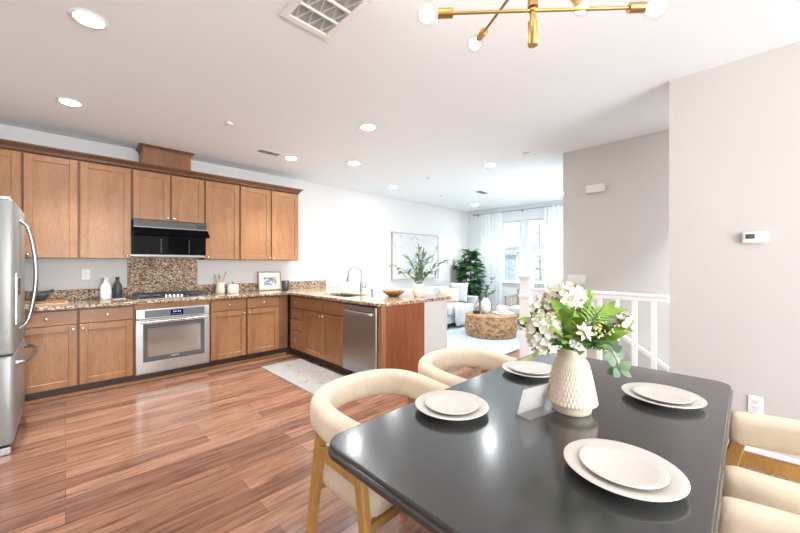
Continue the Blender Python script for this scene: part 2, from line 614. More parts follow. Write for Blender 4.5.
WIN = [(3.78, 4.26, 0.90, 2.36), (3.125, 3.60, 0.90, 2.36)]
wall_with_holes('wall_far', 'X', XF, .15, YG, W, 0, CZ, WIN, M['wall_living'])
struct('wall_left', MB().box((XL - .15, YB, 0), (XL, W, CZ)), M['wall'])
wall_with_holes('wall_rear', 'Y', YB - .15, .15, XL - .15, XR, 0, CZ, [(-.9, 2.7, .12, 2.36)], M['wall'])
wall_with_holes('wall_living_side', 'Y', YG - .12, .12, XG + .12, XF, 0, CZ, [(5.0, 7.2, .6, 2.3)], M['wall_living'])
struct('wall_right', MB().box((XR, YB, 0), (XR + .12, .42, CZ)), M['wall'])
struct('wall_stair', MB().box((XG, YS, -2.4), (XG + .12, YG, CZ)), M['grey_wall'])
struct('wall_stair_end', MB().box((XR + .12, YS - .15, -2.4), (XG + .12, YS, CZ)), M['grey_wall'])
struct('wall_stair_lower', MB().box((XR + .02, YS, -2.4), (XR + .12, 1.53, -.2)), M['grey_wall'])
st = MB()
for i in range(12):
    st.box((XR + .12, 1.53 - .26 * (i + 1), -.19 * (i + 1) - .19), (XG, 1.53 - .26 * i, -.19 * (i + 1)))
struct('stairs', st, M['floor'])

def sash(n, axis, pos, a0, a1, z0, z1, rail=True, sill=True, out=1):
    """a window filling its hole; parts: frame, pane, sill"""
    f = MB()
    d0, d1 = pos + .05 * out, pos + .10 * out
    lo, hi = min(d0, d1), max(d0, d1)
    def bar(u0, u1, w0, w1, e=0):
        if axis == 'X':
            f.box((lo - e, u0, w0), (hi + e, u1, w1))
        else:
            f.box((u0, lo - e, w0), (u1, hi + e, w1))
    t = .035
    bar(a0, a0 + t, z0, z1)
    bar(a1 - t, a1, z0, z1)
    bar(a0 + t, a1 - t, z0, z0 + t)
    bar(a0 + t, a1 - t, z1 - t, z1)
    zm = (z0 + z1) / 2
    if rail:
        bar(a0 + t, a1 - t, zm - .02, zm + .02, .008)
    else:
        k = max(1, round((a1 - a0) / 1.1))
        for i in range(1, k):
            u = a0 + (a1 - a0) * i / k
            bar(u - .03, u + .03, z0 + t, z1 - t)
    w = struct('window_%d' % n, f, M['trim'])
    g = MB()
    m = (lo + hi) / 2
    if axis == 'X':
        g.box((m - .002, a0 + t, z0 + t), (m + .002, a1 - t, z1 - t))
    else:
        g.box((a0 + t, m - .002, z0 + t), (a1 - t, m + .002, z1 - t))
    obj('pane', g, M['pane'], w)
    if sill:
        obj('sill', MB().box((pos - .05, a0 - .05, z0 - .035), (pos + .05, a1 + .05, z0), .006), M['trim'], w)
    return w
sash(1, 'X', XF, *WIN[0])
sash(2, 'X', XF, *WIN[1])
sash(3, 'Y', YB - .15, -.9, 2.7, .12, 2.36, rail=False, sill=False)  # added unseen glazing so daylight enters from behind the camera
sash(4, 'Y', YG - .12, 5.0, 7.2, .6, 2.3, rail=False, sill=False)  # added window out of view, lets cool light into the living room

def skirt(name, lo, hi):
    struct(name, MB().box(lo, hi, .004, 1), M['trim'])
skirt('baseboard_right', (XR - .014, YB, 0), (XR, .42, .085))
skirt('baseboard_kitchen', (3.52, W - .014, 0), (XF - .014, W, .085))
skirt('baseboard_far', (XF - .014, YG, 0), (XF, W - .014, .085))
skirt('baseboard_living', (XG + .12, YG, 0), (XF - .014, YG + .014, .085))
# low wall behind the peninsula cabinets
struct('wall_peninsula', MB().box((2.985, 2.64, 0), (3.42, W - .001, .8745)), M['wall'])
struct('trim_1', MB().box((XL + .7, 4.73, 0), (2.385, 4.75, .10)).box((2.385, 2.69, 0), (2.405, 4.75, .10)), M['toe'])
struct('trim_2', MB().box((XL + .7, 4.712, 0), (2.30, 4.73, .032), .005), M['shoe'])

# ------------------------------------------------------------------ stair railing
t = thing('stair_railing', 'white painted stair railing with square newel and straight balusters', 'railing', (XR, 1.55, 0))
nw = MB()
nw.box((XR - .05, 1.50, 0), (XR + .05, 1.60, 1.165))
nw.box((XR - .058, 1.492, 0), (XR + .058, 1.608, .22), .004)
nw.box((XR - .062, 1.488, .985), (XR + .062, 1.612, 1.01), .006)
nw.box((XR - .054, 1.496, .965), (XR + .054, 1.604, .987), .004)
obj('newel_post', nw, M['trim'], t, world=True)
nc = MB()
nc.box((XR - .066, 1.484, 1.165), (XR + .066, 1.616, 1.185), .005)
nc.box((XR - .082, 1.468, 1.185), (XR + .082, 1.632, 1.203), .006)
nc.box((XR - .06, 1.49, 1.203), (XR + .06, 1.61, 1.212), .004)
obj('newel_cap', nc, M['trim'], t, world=True)
tr = MB()
tr.box((XR - .032, .42, 1.052), (XR + .032, 1.50, 1.082), .010)
tr.box((XR - .022, .42, 1.022), (XR + .022, 1.50, 1.052), .004)
obj('top_rail', tr, M['trim'], t, world=True)
obj('bottom_rail', MB().box((XR - .03, .42, .0), (XR + .03, 1.50, .05), .004), M['trim'], t, world=True)
for k in range(8):
    y = .515 + .1275 * k
    obj('baluster', MB().box((XR - .017, y - .017, .05), (XR + .017, y + .017, 1.022)), M['trim'], t, world=True)

h = thing('wall_handrail', 'white handrail sloping down the greige stairwell wall', 'handrail', (4.43, .6, .2))
hm = MB()
hm.sweep([(4.43, 1.30, .74), (4.43, -.9, -.78)], rrect(.045, .06, .012))
obj('rail', hm, M['trim'], h, world=True)
for y in (1.15, .15, -.75):
    z = .74 + (y - 1.30) * .691
    obj('bracket', MB().box((4.43, y - .012, z - .05), (XG, y + .012, z - .025)).box((4.42, y - .012, z - .05), (4.44, y + .012, z)), M['steel'], h, world=True)

# ------------------------------------------------------------------ outdoors beyond the living-room windows
ex = thing('neighbour_house', 'pale house with blue grey window seen through the living room windows', 'house', (12.2, 5.4, -3))
obj('siding', MB().box((12.2, 2.0, -3), (15, 8.8, 4.6)), mat('pale_siding', (0.80, 0.82, 0.84), 0.8), ex, world=True)
obj('roof', MB().hexa([(11.8, 1.8, 4.6), (15.2, 1.8, 4.6), (15.2, 9, 4.6), (11.8, 9, 4.6)], [(13.4, 1.8, 6.4), (13.6, 1.8, 6.4), (13.6, 9, 6.4), (13.4, 9, 6.4)]), mottled('shingles', (.16, .17, .19), (.30, .31, .33), 12), ex, world=True)
wf = obj('window_frame', MB().box((12.12, 6.05, .2), (12.2, 6.95, 1.75)), M['trim'], ex, world=True)
obj('window_glass', MB().box((12.10, 6.12, .27), (12.13, 6.88, 1.68)), mat('house_glass', (0.33, 0.40, 0.45), 0.15), ex, world=True)
obj('balcony_band', MB().box((11.6, 5.6, 1.95), (12.2, 8.0, 2.3)), M['trim'], ex, world=True)
tt = thing('garden_tree', 'speckled tree standing outside the right living room window', 'tree', (10.4, 4.4, -3))
obj('trunk', MB().tube([(10.4, 4.4, -3), (10.45, 4.45, 0), (10.4, 4.5, 3)], [.07, .05, .02]), M['frame_wood'], tt, world=True)
fo = MB()
rr = random.Random(3)
for i in range(900):
    p = Vector((10.4 + rr.gauss(0, .5), 4.5 + rr.gauss(0, .42), 1.5 + rr.gauss(0, 1.0)))
    fo.leaf(p, (rr.uniform(-1, 1), rr.uniform(-1, 1), rr.uniform(-1, .4)), (rr.uniform(-1, 1), rr.uniform(-1, 1), 1), .13, .06, n=2)
obj('foliage', fo, mottled('silver_leaves', (.30, .34, .34), (.62, .66, .66), 6), tt, world=True)
struct('ground', MB().box((XF + .3, -6, -3.1), (30, 16, -3.0)), mottled('lawn', (.2, .26, .14), (.3, .34, .2), 2))

# ------------------------------------------------------------------ kitchen cabinets
M['cab_gap_shade_and_box'] = wood('maple_gap_shade_and_box', (0.20, 0.085, 0.04), (0.29, 0.135, 0.065), (3.2, 3.2, .7), 0.35)  # darkened to paint shade into door gaps; also the duct box's own brown
def shaker(x0, x1, z0, z1, y=0.0, d=.022, w=.062):
    mb = MB()
    b = .003
    mb.box((x0, y, z0), (x0 + w, y + d, z1), b, 1)
    mb.box((x1 - w, y, z0), (x1, y + d, z1), b, 1)
    mb.box((x0 + w, y, z0), (x1 - w, y + d, z0 + w), b, 1)
    mb.box((x0 + w, y, z1 - w), (x1 - w, y + d, z1), b, 1)
    mb.box((x0 + w - .002, y + .010, z0 + w - .002), (x1 - w + .002, y + d, z1 - w + .002))
    return mb

def knob_mb(x, z, y=0.0):
    mb = MB()
    prof = [(.006, 0), (.006, .012), (.014, .017), (.0155, .023), (.012, .028), (.004, .030)]
    mb.lathe(prof, seg=16)
    mb.bm.transform(Matrix.Translation((x, y, z)) @ Matrix.Rotation(R(90), 4, 'X'))
    return mb

def cabinet(label, cat, loc, rz, w, z0, z1, depth, doors=(), drawers=(), name='base_cabinet', group=None):
    """local: x along the front, front face at y=0 looking to -y"""
    t = thing(name, label, cat, loc, rz, group)
    body = MB().box((0, .030, z0), (w, depth, z1))
    obj('carcass', body, M['cab_gap_shade_and_box'], t)
    for (a, b, c, d, kx, kz) in doors:
        o = obj('door', shaker(a, b, c, d), M['cab'], t)
        if kx is not None:
            obj('knob', knob_mb(kx, kz), M['chrome'], o, smooth=True, angle=50)
    for (a, b, c, d, kx) in drawers:
        o = obj('drawer', MB().box((a, 0, c), (b, .022, d), .004), M['cab_h'], t)
        if kx is not None:
            obj('knob', knob_mb(kx, (c + d) / 2), M['chrome'], o, smooth=True, angle=50)
    return t

FY, UY = 4.66, 4.91
G = .0085
def base(x0, x1, label, kside, wd=None, group=None):
    w = x1 - x0
    r = wd or w
    kx = r - .035 if kside == 'R' else .035
    return cabinet(label, 'cabinet', (x0, FY, 0), 0, w - .002, .105, .874, .575,
                   doors=[(G, r - G, .115, .715, kx, .675)],
                   drawers=[(G, r - G, .725, .862, r / 2)])
base(-.35, .09, 'lower cabinet with door and drawer right beside the refrigerator', 'R')
base(.09, .532, 'lower cabinet with door and drawer immediately left of the oven', 'L')
base(1.278, 1.72, 'lower cabinet with door and drawer immediately right of the oven', 'R')
base(1.72, 2.310, 'lower cabinet with door and drawer in the inner corner of the kitchen', 'L', wd=.45)

ov = thing('oven_cabinet', 'plain wooden surround cabinet holding the wall oven under the cooktop', 'cabinet', (.533, FY, 0))
oc = MB()
oc.box((.533, FY + .0, .82), (1.276, FY + .02, .874))
oc.box((.533, FY + .02, .105), (.543, FY + .57, .874))
oc.box((1.267, FY + .02, .105), (1.276, FY + .57, .874))
oc.box((.543, FY + .55, .105), (1.267, FY + .57, .874))
obj('carcass', oc, M['cab'], ov, world=True)

# uppers
def upper(x0, x1, label, doors, z0=1.376, z1=2.41, name='wall_cabinet'):
    w = x1 - x0
    ds = []
    for (a, b, kx) in doors:
        ds.append((a + G, b - G, z0 + .006, z1 - .012, kx, z0 + .035))
    return cabinet(label, 'cabinet', (x0, UY, 0), 0, w - .002, z0, z1, W - UY, doors=ds, name=name)
upper(-1.0, -.30, 'upper cabinet at the far left end, over the refrigerator', [(0, .70, .66)])
upper(-.30, .101, 'tall upper cabinet second from the left, next to the refrigerator top', [(0, .399, .035)])
upper(.101, .541, 'tall upper cabinet just left of the black hood', [(0, .438, .40)])
upper(.541, 1.287, 'short double door upper cabinet above the black hood', [(0, .373, .338), (.373, .744, .408)], z0=1.835)
upper(1.287, 1.721, 'tall single door upper cabinet just right of the black hood', [(0, .432, .035)])
upper(1.721, 2.606, 'tall double door upper cabinet at the right end of the row', [(0, .441, .405), (.441, .883, .477)])

# crown moulding along the top of the uppers
cm = thing('crown_moulding', 'dark carved crown moulding running along the top of the upper cabinets', 'moulding', (.8, UY, 2.412))
mb = MB()
x0, x1 = -1.0, 2.606
prof = [(-.004, 0), (-.012, .012), (-.018, .03), (-.045, .055), (-.055, .06), (-.055, .075), (.03, .075), (.03, 0)]
def crown(mb, x0, x1, yf, yb, zb, k=1.0):
    """mitred crown on the front and right side"""
    pts_f = [(x0, yf), (x1, yf), (x1, yb)]
    rings = []
    for j, (x, y) in enumerate(pts_f):
        ring = []
        for (o, z) in prof:
            o *= k
            z *= k
            if j == 0:
                p = (x, y + o, zb + z)
            elif j == 1:
                p = (x - o, y + o, zb + z)
            else:
                p = (x - o, y, zb + z)
            ring.append(mb.bm.verts.new(p))
        rings.append(ring)
    n = len(prof)
    for a, b in zip(rings, rings[1:]):
        for q in range(n):
            mb.bm.faces.new((a[q], a[(q + 1) % n], b[(q + 1) % n], b[q]))
    mb.bm.faces.new(rings[0][::-1])
    mb.bm.faces.new(rings[-1])
M['cab_dark'] = wood('stained_maple_dark_crown', (0.11, 0.045, 0.022), (0.19, 0.085, 0.042), (.8, 4, 4), 0.4)  # darker brown stain of the crowns and dentils
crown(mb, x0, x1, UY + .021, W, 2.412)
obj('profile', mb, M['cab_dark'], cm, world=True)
dn = MB()
xx = x0 + .01
while xx < x1 - .01:
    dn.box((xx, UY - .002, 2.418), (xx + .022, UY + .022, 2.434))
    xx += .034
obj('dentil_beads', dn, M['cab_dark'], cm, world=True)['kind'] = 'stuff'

dc = thing('duct_cover', 'brown wooden duct cover box with its own crown above the upper cabinets', 'duct cover', (.88, UY, 2.49))
obj('box', MB().box((.645, UY + .03, 2.489), (1.135, W, 2.672)), M['cab_gap_shade_and_box'], dc, world=True)
mb = MB()
rings = []
for (o, z) in [(0, 0), (.006, .0), (.012, .018), (.035, .034), (.035, .046), (0, .046)]:
    rings.append([mb.bm.verts.new(p) for p in ((.645 - o, W, 2.672 + z), (.645 - o, UY + .03 - o, 2.672 + z), (1.135 + o, UY + .03 - o, 2.672 + z), (1.135 + o, W, 2.672 + z))])
for a, b in zip(rings, rings[1:]):
    for q in range(3):
        mb.bm.faces.new((a[q], a[q + 1], b[q + 1], b[q]))
mb.bm.faces.new(rings[-1])
mb.bm.faces.new(rings[0])
obj('crown', mb, M['cab_dark'], dc, world=True)

# ------------------------------------------------------------------ over-range hood / microwave
t = thing('range_hood', 'black glass over-range hood with a steel strip and flared visor', 'hood', (.914, 4.84, 1.405))
hx0, hx1 = .546, 1.280
obj('body', MB().box((hx0, 4.862, 1.425), (hx1, W - .001, 1.83)), M['black_matte'], t, world=True)
st_ = obj('steel_strip', MB().box((hx0, 4.835, 1.735), (hx1 + .01, 4.862, 1.826), .004), M['hood_grey'], t, world=True)
obj('badge', MB().box((1.18, 4.830, 1.752), (1.275, 4.836, 1.81), .002), M['black_matte'], t, world=True)
vz = MB()
vz.hexa([(hx0 - .01, 4.765, 1.650), (hx1 + .03, 4.765, 1.650), (hx1 + .03, 4.86, 1.642), (hx0 - .01, 4.86, 1.642)],
        [(hx0 - .004, 4.815, 1.742), (hx1 + .014, 4.815, 1.742), (hx1 + .014, 4.86, 1.742), (hx0 - .004, 4.86, 1.742)], .004)
obj('visor', vz, M['black'], t, world=True)
obj('visor_edge', MB().box((hx0 - .004, 4.806, 1.738), (hx1 + .014, 4.84, 1.748), .002), M['hood_trim'], t, world=True)
g = obj('glass_door', MB().box((hx0 + .002, 4.845, 1.432), (1.115, 4.862, 1.64), .003), M['black'], t, world=True)
obj('control_panel', MB().box((1.118, 4.845, 1.432), (hx1, 4.862, 1.64), .003), M['black'], t, world=True)
kp = MB()
kgm = mat('keypad_grey', (.16, .17, .19), .4)
for cx in (.80, 1.09):
    kp = MB()
    for k in range(8):
        kp.box((cx, 4.8435, 1.455 + k * .021), (cx + .010, 4.8455, 1.463 + k * .021))
    obj('keypad_marks', kp, kgm, t, world=True)
obj('bottom_strip', MB().box((hx0 - .03, 4.83, 1.405), (hx1 - .03, 4.87, 1.428), .004).box((hx0, 4.87, 1.40), (hx1, W - .001, 1.425)), M['hood_trim'], t, world=True)

# ------------------------------------------------------------------ countertop
ct = thing('countertop', 'brown speckled granite countertop wrapping the kitchen corner and peninsula', 'countertop', (1.5, 4.6, .876))
mb = MB()
outer = [(-.36, 4.625), (2.283, 4.625), (2.283, 2.66), (2.343, 2.60), (3.45, 2.60), (3.52, 2.67), (3.52, 5.2395), (-.36, 5.2395)]
inner = [(2.44, 3.42), (2.84, 3.42), (2.84, 4.08), (2.44, 4.08)]
vs = []
es = []
for loop in (outer, inner):
    ring = [mb.bm.verts.new((x, y, .876)) for x, y in loop]
    vs += ring
    for a, b in zip(ring, ring[1:] + ring[:1]):
        es.append(mb.bm.edges.new((a, b)))
res = bmesh.ops.triangle_fill(mb.bm, edges=es, use_beauty=True)
fs = [f for f in res['geom'] if isinstance(f, bmesh.types.BMFace)]
ext = bmesh.ops.extrude_face_region(mb.bm, geom=fs)
nv = [v for v in ext['geom'] if isinstance(v, bmesh.types.BMVert)]
bmesh.ops.translate(mb.bm, verts=nv, vec=(0, 0, .039))
top = [e for e in mb.bm.edges if all(v.co.z > .9 for v in e.verts) and any(abs(f.normal.z) < .5 for f in e.link_faces)]
mb.bm.normal_update()
top = [e for e in mb.bm.edges if len(e.link_faces) == 2 and abs(e.calc_face_angle(0)) > 1.2 and e.verts[0].co.z == e.verts[1].co.z]
bmesh.ops.bevel(mb.bm, geom=top, offset=.011, segments=3, profile=.5, affect='EDGES')
obj('slab', mb, M['granite'], ct, world=True)
CT = .915
bs = thing('backsplash', 'granite backsplash with a tall panel behind the cooktop and low strips', 'backsplash', (1.4, W, CT))
obj('tall_panel', MB().box((.533, W - .020, CT), (1.276, W - .001, 1.398)), M['granite_wall'], bs, world=True)
obj('low_strip', MB().box((-.36, W - .02, CT), (.533, W - .001, 1.035), .003), M['granite_wall'], bs, world=True)
obj('low_strip', MB().box((1.276, W - .02, CT), (3.29, W - .001, 1.035), .003), M['granite_wall'], bs, world=True)

# ------------------------------------------------------------------ cooktop
t = thing('gas_cooktop', 'steel gas cooktop with black grates and chrome knobs set in granite', 'cooktop', (.92, 4.95, CT))
obj('tray', MB().box((.545, 4.70, CT), (1.295, 5.17, CT + .012), .005), M['steel_dark'], t, world=True)
for (cx, cy, r) in ((.70, 4.84, .045), (.70, 5.04, .038), (.92, 4.99, .055), (1.14, 4.84, .038), (1.14, 5.04, .045)):
    obj('burner', MB().lathe([(r * 1.3, 0), (r * 1.25, .008), (r, .010), (r, .022), (r * .9, .026)], (cx, cy, CT + .012), 20), M['iron'], t, smooth=True, world=True, angle=40)
for (a, b) in ((.57, .805), (.815, 1.025), (1.035, 1.27)):
    gm = MB()
    y0, y1 = (4.73, 5.15) if (a < .7 or a > 1) else (4.86, 5.15)
    z = CT + .038
    for y in (y0, y1 - .012):
        gm.box((a, y, z), (b, y + .014, z + .014), .003, 1)
    for x in (a, b - .014):
        gm.box((x, y0, z), (x + .014, y1, z + .014), .003, 1)
    gm.box(((a + b) / 2 - .006, y0, z), ((a + b) / 2 + .006, y1, z + .014))
    for k in (1, 2, 3):
        yy = y0 + (y1 - y0) * k / 4
        gm.box((a, yy - .006, z), (b, yy + .006, z + .014))
    for x in (a, b - .014):
        for y in (y0, y1 - .014):
            gm.box((x, y, CT + .012), (x + .014, y + .014, z))
    obj('grate', gm, M['iron'], t, world=True)
for k in range(5):
    obj('knob', MB().lathe([(.020, 0), (.020, .006), (.016, .010), (.015, .030), (.011, .033)], (.84 + .040 * k, 4.775, CT + .012), 16), M['chrome'], t, smooth=True, world=True, angle=40)

# ------------------------------------------------------------------ wall oven
M['panel_grey'] = mat('oven_panel_grey', (.11, .11, .115), .3)
t = thing('wall_oven', 'stainless steel built-in oven with a wide dark window and bar handle', 'oven', (.905, FY, .105))
ox0, ox1 = .545, 1.265
obj('body', MB().box((ox0 + .01, FY + .01, .110), (ox1 - .01, FY + .50, .818)), M['black_matte'], t, world=True)
pn = obj('control_panel', MB().box((ox0, FY - .022, .712), (ox1, FY + .012, .819), .004), M['steel'], t, world=True)
obj('panel_glass', MB().box((ox0 + .075, FY - .024, .722), (ox1 - .055, FY - .020, .805)), M['panel_grey'], t, world=True)
ds = obj('display', MB().box((.862, FY - .0265, .730), (.985, FY - .0235, .792)), M['black'], t, world=True)
dg = MB()
for i, x in enumerate((.885, .905, .931, .951)):
    dg.box((x, FY - .028, .765), (x + .012, FY - .026, .780))
for i in range(6):
    dg.box((.872 + .018 * i, FY - .028, .742), (.880 + .018 * i, FY - .026, .746))
obj('display_digits', dg, M['lcd_blue'], t, world=True)
dm = MB()
dm.box((ox0, FY - .022, .125), (ox1, FY + .012, .235), .004)
dm.box((ox0, FY - .022, .655), (ox1, FY + .012, .706), .004)
dm.box((ox0, FY - .022, .235), (ox0 + .062, FY + .012, .655))
dm.box((ox1 - .055, FY - .022, .235), (ox1, FY + .012, .655))
d = obj('door', dm, M['steel'], t, world=True)
bd = MB()
bx0, bx1, bz0, bz1 = ox0 + .062, ox1 - .055, .235, .655
bd.box((bx0, FY - .024, bz0), (bx0 + .04, FY + .01, bz1))
bd.box((bx1 - .04, FY - .024, bz0), (bx1, FY + .01, bz1))
bd.box((bx0 + .04, FY - .024, bz0), (bx1 - .04, FY + .01, bz0 + .055))
bd.box((bx0 + .04, FY - .024, bz1 - .05), (bx1 - .04, FY + .01, bz1))
obj('window_border', bd, mat('oven_border_grey', (.10, .10, .10), .2), d, world=True)
obj('window_glass', MB().box((bx0 + .04, FY - .018, bz0 + .055), (bx1 - .04, FY + .008, bz1 - .05)), M['glass_oven'], d, world=True)
hd = MB()
hd.cyl((ox0 + .03, FY - .062, .683), (ox1 - .03, FY - .062, .683), .0125, seg=12)
for x in (ox0 + .06, ox1 - .06):
    hd.cyl((x, FY - .062, .683), (x, FY - .02, .683), .009, seg=10)
obj('handle', hd, M['chrome'], d, smooth=True, world=True, angle=50)
obj('vent_strip', MB().box((ox0, FY - .016, .106), (ox1, FY + .012, .122), .002), M['steel_dark'], t, world=True)
obj('maker_badge', MB().box((.865, FY - .0265, .262), (.945, FY - .0235, .276), .001), M['steel'], t, world=True)

# ------------------------------------------------------------------ peninsula
PX = 2.315
cabinet('narrow stack of four drawers in the corner of the peninsula', 'cabinet', (PX, 4.622, 0), R(-90), .370, .105, .874, .665,
        drawers=[(G, .366, .70, .862, .185), (G, .366, .545, .69, .185), (G, .366, .39, .535, .185), (G, .366, .115, .38, .185)])
sf = cabinet('double door sink cabinet on the peninsula under the faucet', 'cabinet', (PX, 4.250, 0), R(-90), .958, .105, .70, .665,
        doors=[(G, .480, .115, .695, .445, .655), (.484, .954, .115, .695, .52, .655)])
for a, b in ((G, .480), (.484, .954)):
    obj('false_front', MB().box((a, 0, .705), (b, .02, .862), .004), M['cab_h'], sf)
obj('face_rail', MB().box((0, .021, .70), (.958, .04, .874)), M['cab'], sf)

t = thing('dishwasher', 'stainless steel dishwasher with a bowed bar handle in the peninsula', 'dishwasher', (PX, 2.99, 0))
dy0, dy1 = 2.690, 3.288
obj('tub', MB().box((PX + .02, dy0, .09), (2.98, dy1, .868)), M['black_matte'], t, world=True)
dd = obj('door', MB().box((PX - .022, dy0 + .003, .115), (PX + .02, dy1 - .003, .862), .006), M['steel_mid'], t, world=True)
hb = MB()
pts = smooth_path([(PX - .022, dy0 + .055, .785), (PX - .060, dy0 + .085, .785), (PX - .068, 2.99, .785), (PX - .060, dy1 - .085, .785), (PX - .022, dy1 - .055, .785)], 5)
hb.sweep(pts, rrect(.016, .030, .006))
obj('handle', hb, M['steel'], t, smooth=True, world=True, angle=50)
obj('maker_badge', MB().box((PX - .0235, 2.80, .185), (PX - .021, 2.85, .20)), M['steel_dark'], t, world=True)
obj('kick_plate', MB().box((PX + .05, dy0, .005), (PX + .068, dy1, .10)), M['black_matte'], t, world=True)

t = thing('peninsula_end_panel', 'reddish brown wood end panel closing the peninsula beside the dishwasher', 'panel', (2.7, 2.66, 0))
obj('panel', MB().box((PX + .06, 2.635, .0), (2.984, 2.686, .875)), M['panel'], t, world=True)
obj('corner_stile', MB().box((PX - .002, 2.628, .0), (PX + .06, 2.688, .875), .003), M['cab'], t, world=True)

# sink, faucet, soap pump
t = thing('kitchen_sink', 'undermounted steel sink basin let into the peninsula granite', 'sink', (2.64, 3.75, .70))
sk = MB()
a, b, c, d_ = 2.43, 2.85, 3.41, 4.09
for lo, hi in (((a, c, .712), (b, d_, .722)), ((a, c, .722), (a + .012, d_, .8755)), ((b - .012, c, .722), (b, d_, .8755)), ((a + .012, c, .722), (b - .012, c + .012, .8755)), ((a + .012, d_ - .012, .722), (b - .012, d_, .8755)), ((a + .012, 3.74, .722), (b - .012, 3.76, .86))):
    sk.box(lo, hi)
obj('basin', sk, M['steel_dark'], t, world=True)
for y in (3.58, 3.92):
    obj('drain', MB().cyl((2.64, y, .7225), (2.64, y, .726), .04, seg=18), M['chrome'], t, world=True)
t = thing('kitchen_faucet', 'tall gooseneck steel faucet with a side lever behind the sink', 'faucet', (2.93, 3.75, CT))
obj('base', MB().lathe([(.030, 0), (.030, .006), (.024, .012), (.021, .03), (.019, .135), (.014, .14)], (2.93, 3.75, CT), 18), M['nickel_dark'], t, smooth=True, world=True, angle=40)
arc = [(2.93, 3.75, CT + .13), (2.93, 3.75, CT + .27)]
for k in range(1, 13):
    a_ = PI * k / 12 * 1.08
    arc.append((2.93 - .085 * (1 - math.cos(a_)), 3.75 + .035 * (1 - math.cos(a_)), CT + .27 + .092 * math.sin(a_)))
obj('spout', MB().tube(arc, .0125, 12), M['nickel_dark'], t, smooth=True, world=True, angle=60)
e = Vector(arc[-1])
obj('spray_head', MB().tube([e, e + Vector((-.006, .002, -.03)), e + Vector((-.012, .005, -.085))], [.014, .018, .020], 12), M['nickel_dark'], t, smooth=True, world=True, angle=60)
lv = MB()
lv.tube([(2.93, 3.75, CT + .085), (2.965, 3.715, CT + .085)], .011, 10)
lv.tube([(2.965, 3.715, CT + .08), (2.972, 3.708, CT + .12), (2.967, 3.712, CT + .165)], [.008, .007, .006], 10)
obj('lever', lv, M['nickel_dark'], t, smooth=True, world=True, angle=60)
t = thing('sink_air_gap', 'small steel cap fitting right of the faucet', 'air gap', (3.0, 3.60, CT))
obj('cap', MB().lathe([(.023, 0), (.023, .004), (.018, .006), (.018, .055), (.016, .062), (.005, .064)], (3.0, 3.60, CT), 16), M['nickel_dark'], t, smooth=True, world=True, angle=40)

# ------------------------------------------------------------------ refrigerator
t = thing('refrigerator', 'tall stainless french door refrigerator at the left edge', 'refrigerator', (-.62, 4.0, 0))
FX = -.255
fy0, fy1 = 3.55, 4.46
obj('body', MB().box((-1.0, fy0, .05), (FX - .085, fy1, 1.745), .006), M['fridge_side'], t, world=True)
def fdoor(name, y0, y1, z0, z1):
    return obj(name, MB().box((FX - .08, y0, z0), (FX, y1, z1), .018, 4), M['fridge_side'], t, smooth=True, world=True, angle=40)
fdoor('door', fy0, 4.0 - .003, .690, 1.765)
fdoor('door', 4.0 + .003, fy1, .690, 1.765)
fdoor('freezer_drawer', fy0, fy1, .07, .682)
for y in (3.955, 4.045):
    pts = smooth_path([(FX - .004, y, 1.655), (FX + .045, y, 1.60), (FX + .078, y, 1.40), (FX + .086, y, 1.24), (FX + .078, y, 1.08), (FX + .045, y, .88), (FX - .004, y, .82)], 5)
    obj('door_handle', MB().tube(pts, .0135, 10), M['steel_mid'], t, smooth=True, world=True, angle=60)
pts = smooth_path([(FX - .004, fy0 + .10, .610), (FX + .045, fy0 + .13, .612), (FX + .075, 3.85, .622), (FX + .082, 4.0, .626), (FX + .075, 4.15, .622), (FX + .045, fy1 - .13, .612), (FX - .004, fy1 - .10, .610)], 5)
obj('freezer_handle', MB().tube(pts, .0145, 10), M['steel_mid'], t, smooth=True, world=True, angle=60)
dp = obj('dispenser', MB().box((FX - .01, 3.66, .88), (FX + .012, 3.88, 1.25), .006), M['steel'], t, world=True)
obj('dispenser_recess', MB().box((FX + .009, 3.69, 1.09), (FX + .0135, 3.85, 1.21)), M['grille'], t, world=True)
for y in (3.60, 4.41):
    obj('hinge_cover', MB().box((-.62, y - .035, 1.746), (FX - .012, y + .035, 1.785), .006).cyl((FX - .035, y, 1.766), (FX - .035, y, 1.778), .02, seg=10), M['steel_dark'], t, world=True)
for y in (3.60, 4.41):
    obj('foot', MB().box((FX - .10, y - .03, 0), (FX - .012, y + .03, .052), .006), M['steel'], t, world=True)
obj('base_grille', MB().box((-.95, fy0 + .02, .012), (FX - .11, fy1 - .02, .05)), M['black_matte'], t, world=True)

# ------------------------------------------------------------------ things on the wall run of the counter
solo('cutting_board', MB().box((-.33, 4.74, CT), (.02, 5.06, CT + .018), .005), M['board'], 'larger lower cutting board lying on the counter near the refrigerator', 'cutting board')
solo('cutting_board', MB().box((-.31, 4.80, CT + .018), (-.01, 5.06, CT + .036), .005), M['bowl'], 'darker upper cutting board under the black mortar', 'cutting board')
mt = [(.036, 0), (.042, .006), (.050, .02), (.060, .045), (.064, .075), (.058, .077), (.052, .05), (.034, .026), (.01, .020)]
solo('mortar', MB().lathe(mt, (-.185, 4.95, CT + .036), 24), M['stone'], 'black stone mortar bowl on the cutting boards', 'mortar', smooth=True)
solo('pestle', MB().tube([(-.195, 4.95, CT + .068), (-.165, 4.945, CT + .090), (-.085, 4.93, CT + .135)], [.018, .013, .017], 12), M['stone'], 'black stone pestle leaning out of the mortar', 'pestle', smooth=True)
bt = [(.046, 0), (.052, .006), (.053, .10), (.047, .15), (.026, .185), (.020, .20), (.020, .235), (.024, .238), (.024, .25), (.012, .251)]
solo('coaster', MB().box((.381, 5.02, CT), (.495, 5.15, CT + .008), .003), M['white'], 'white square coaster under the dark bottle', 'coaster')
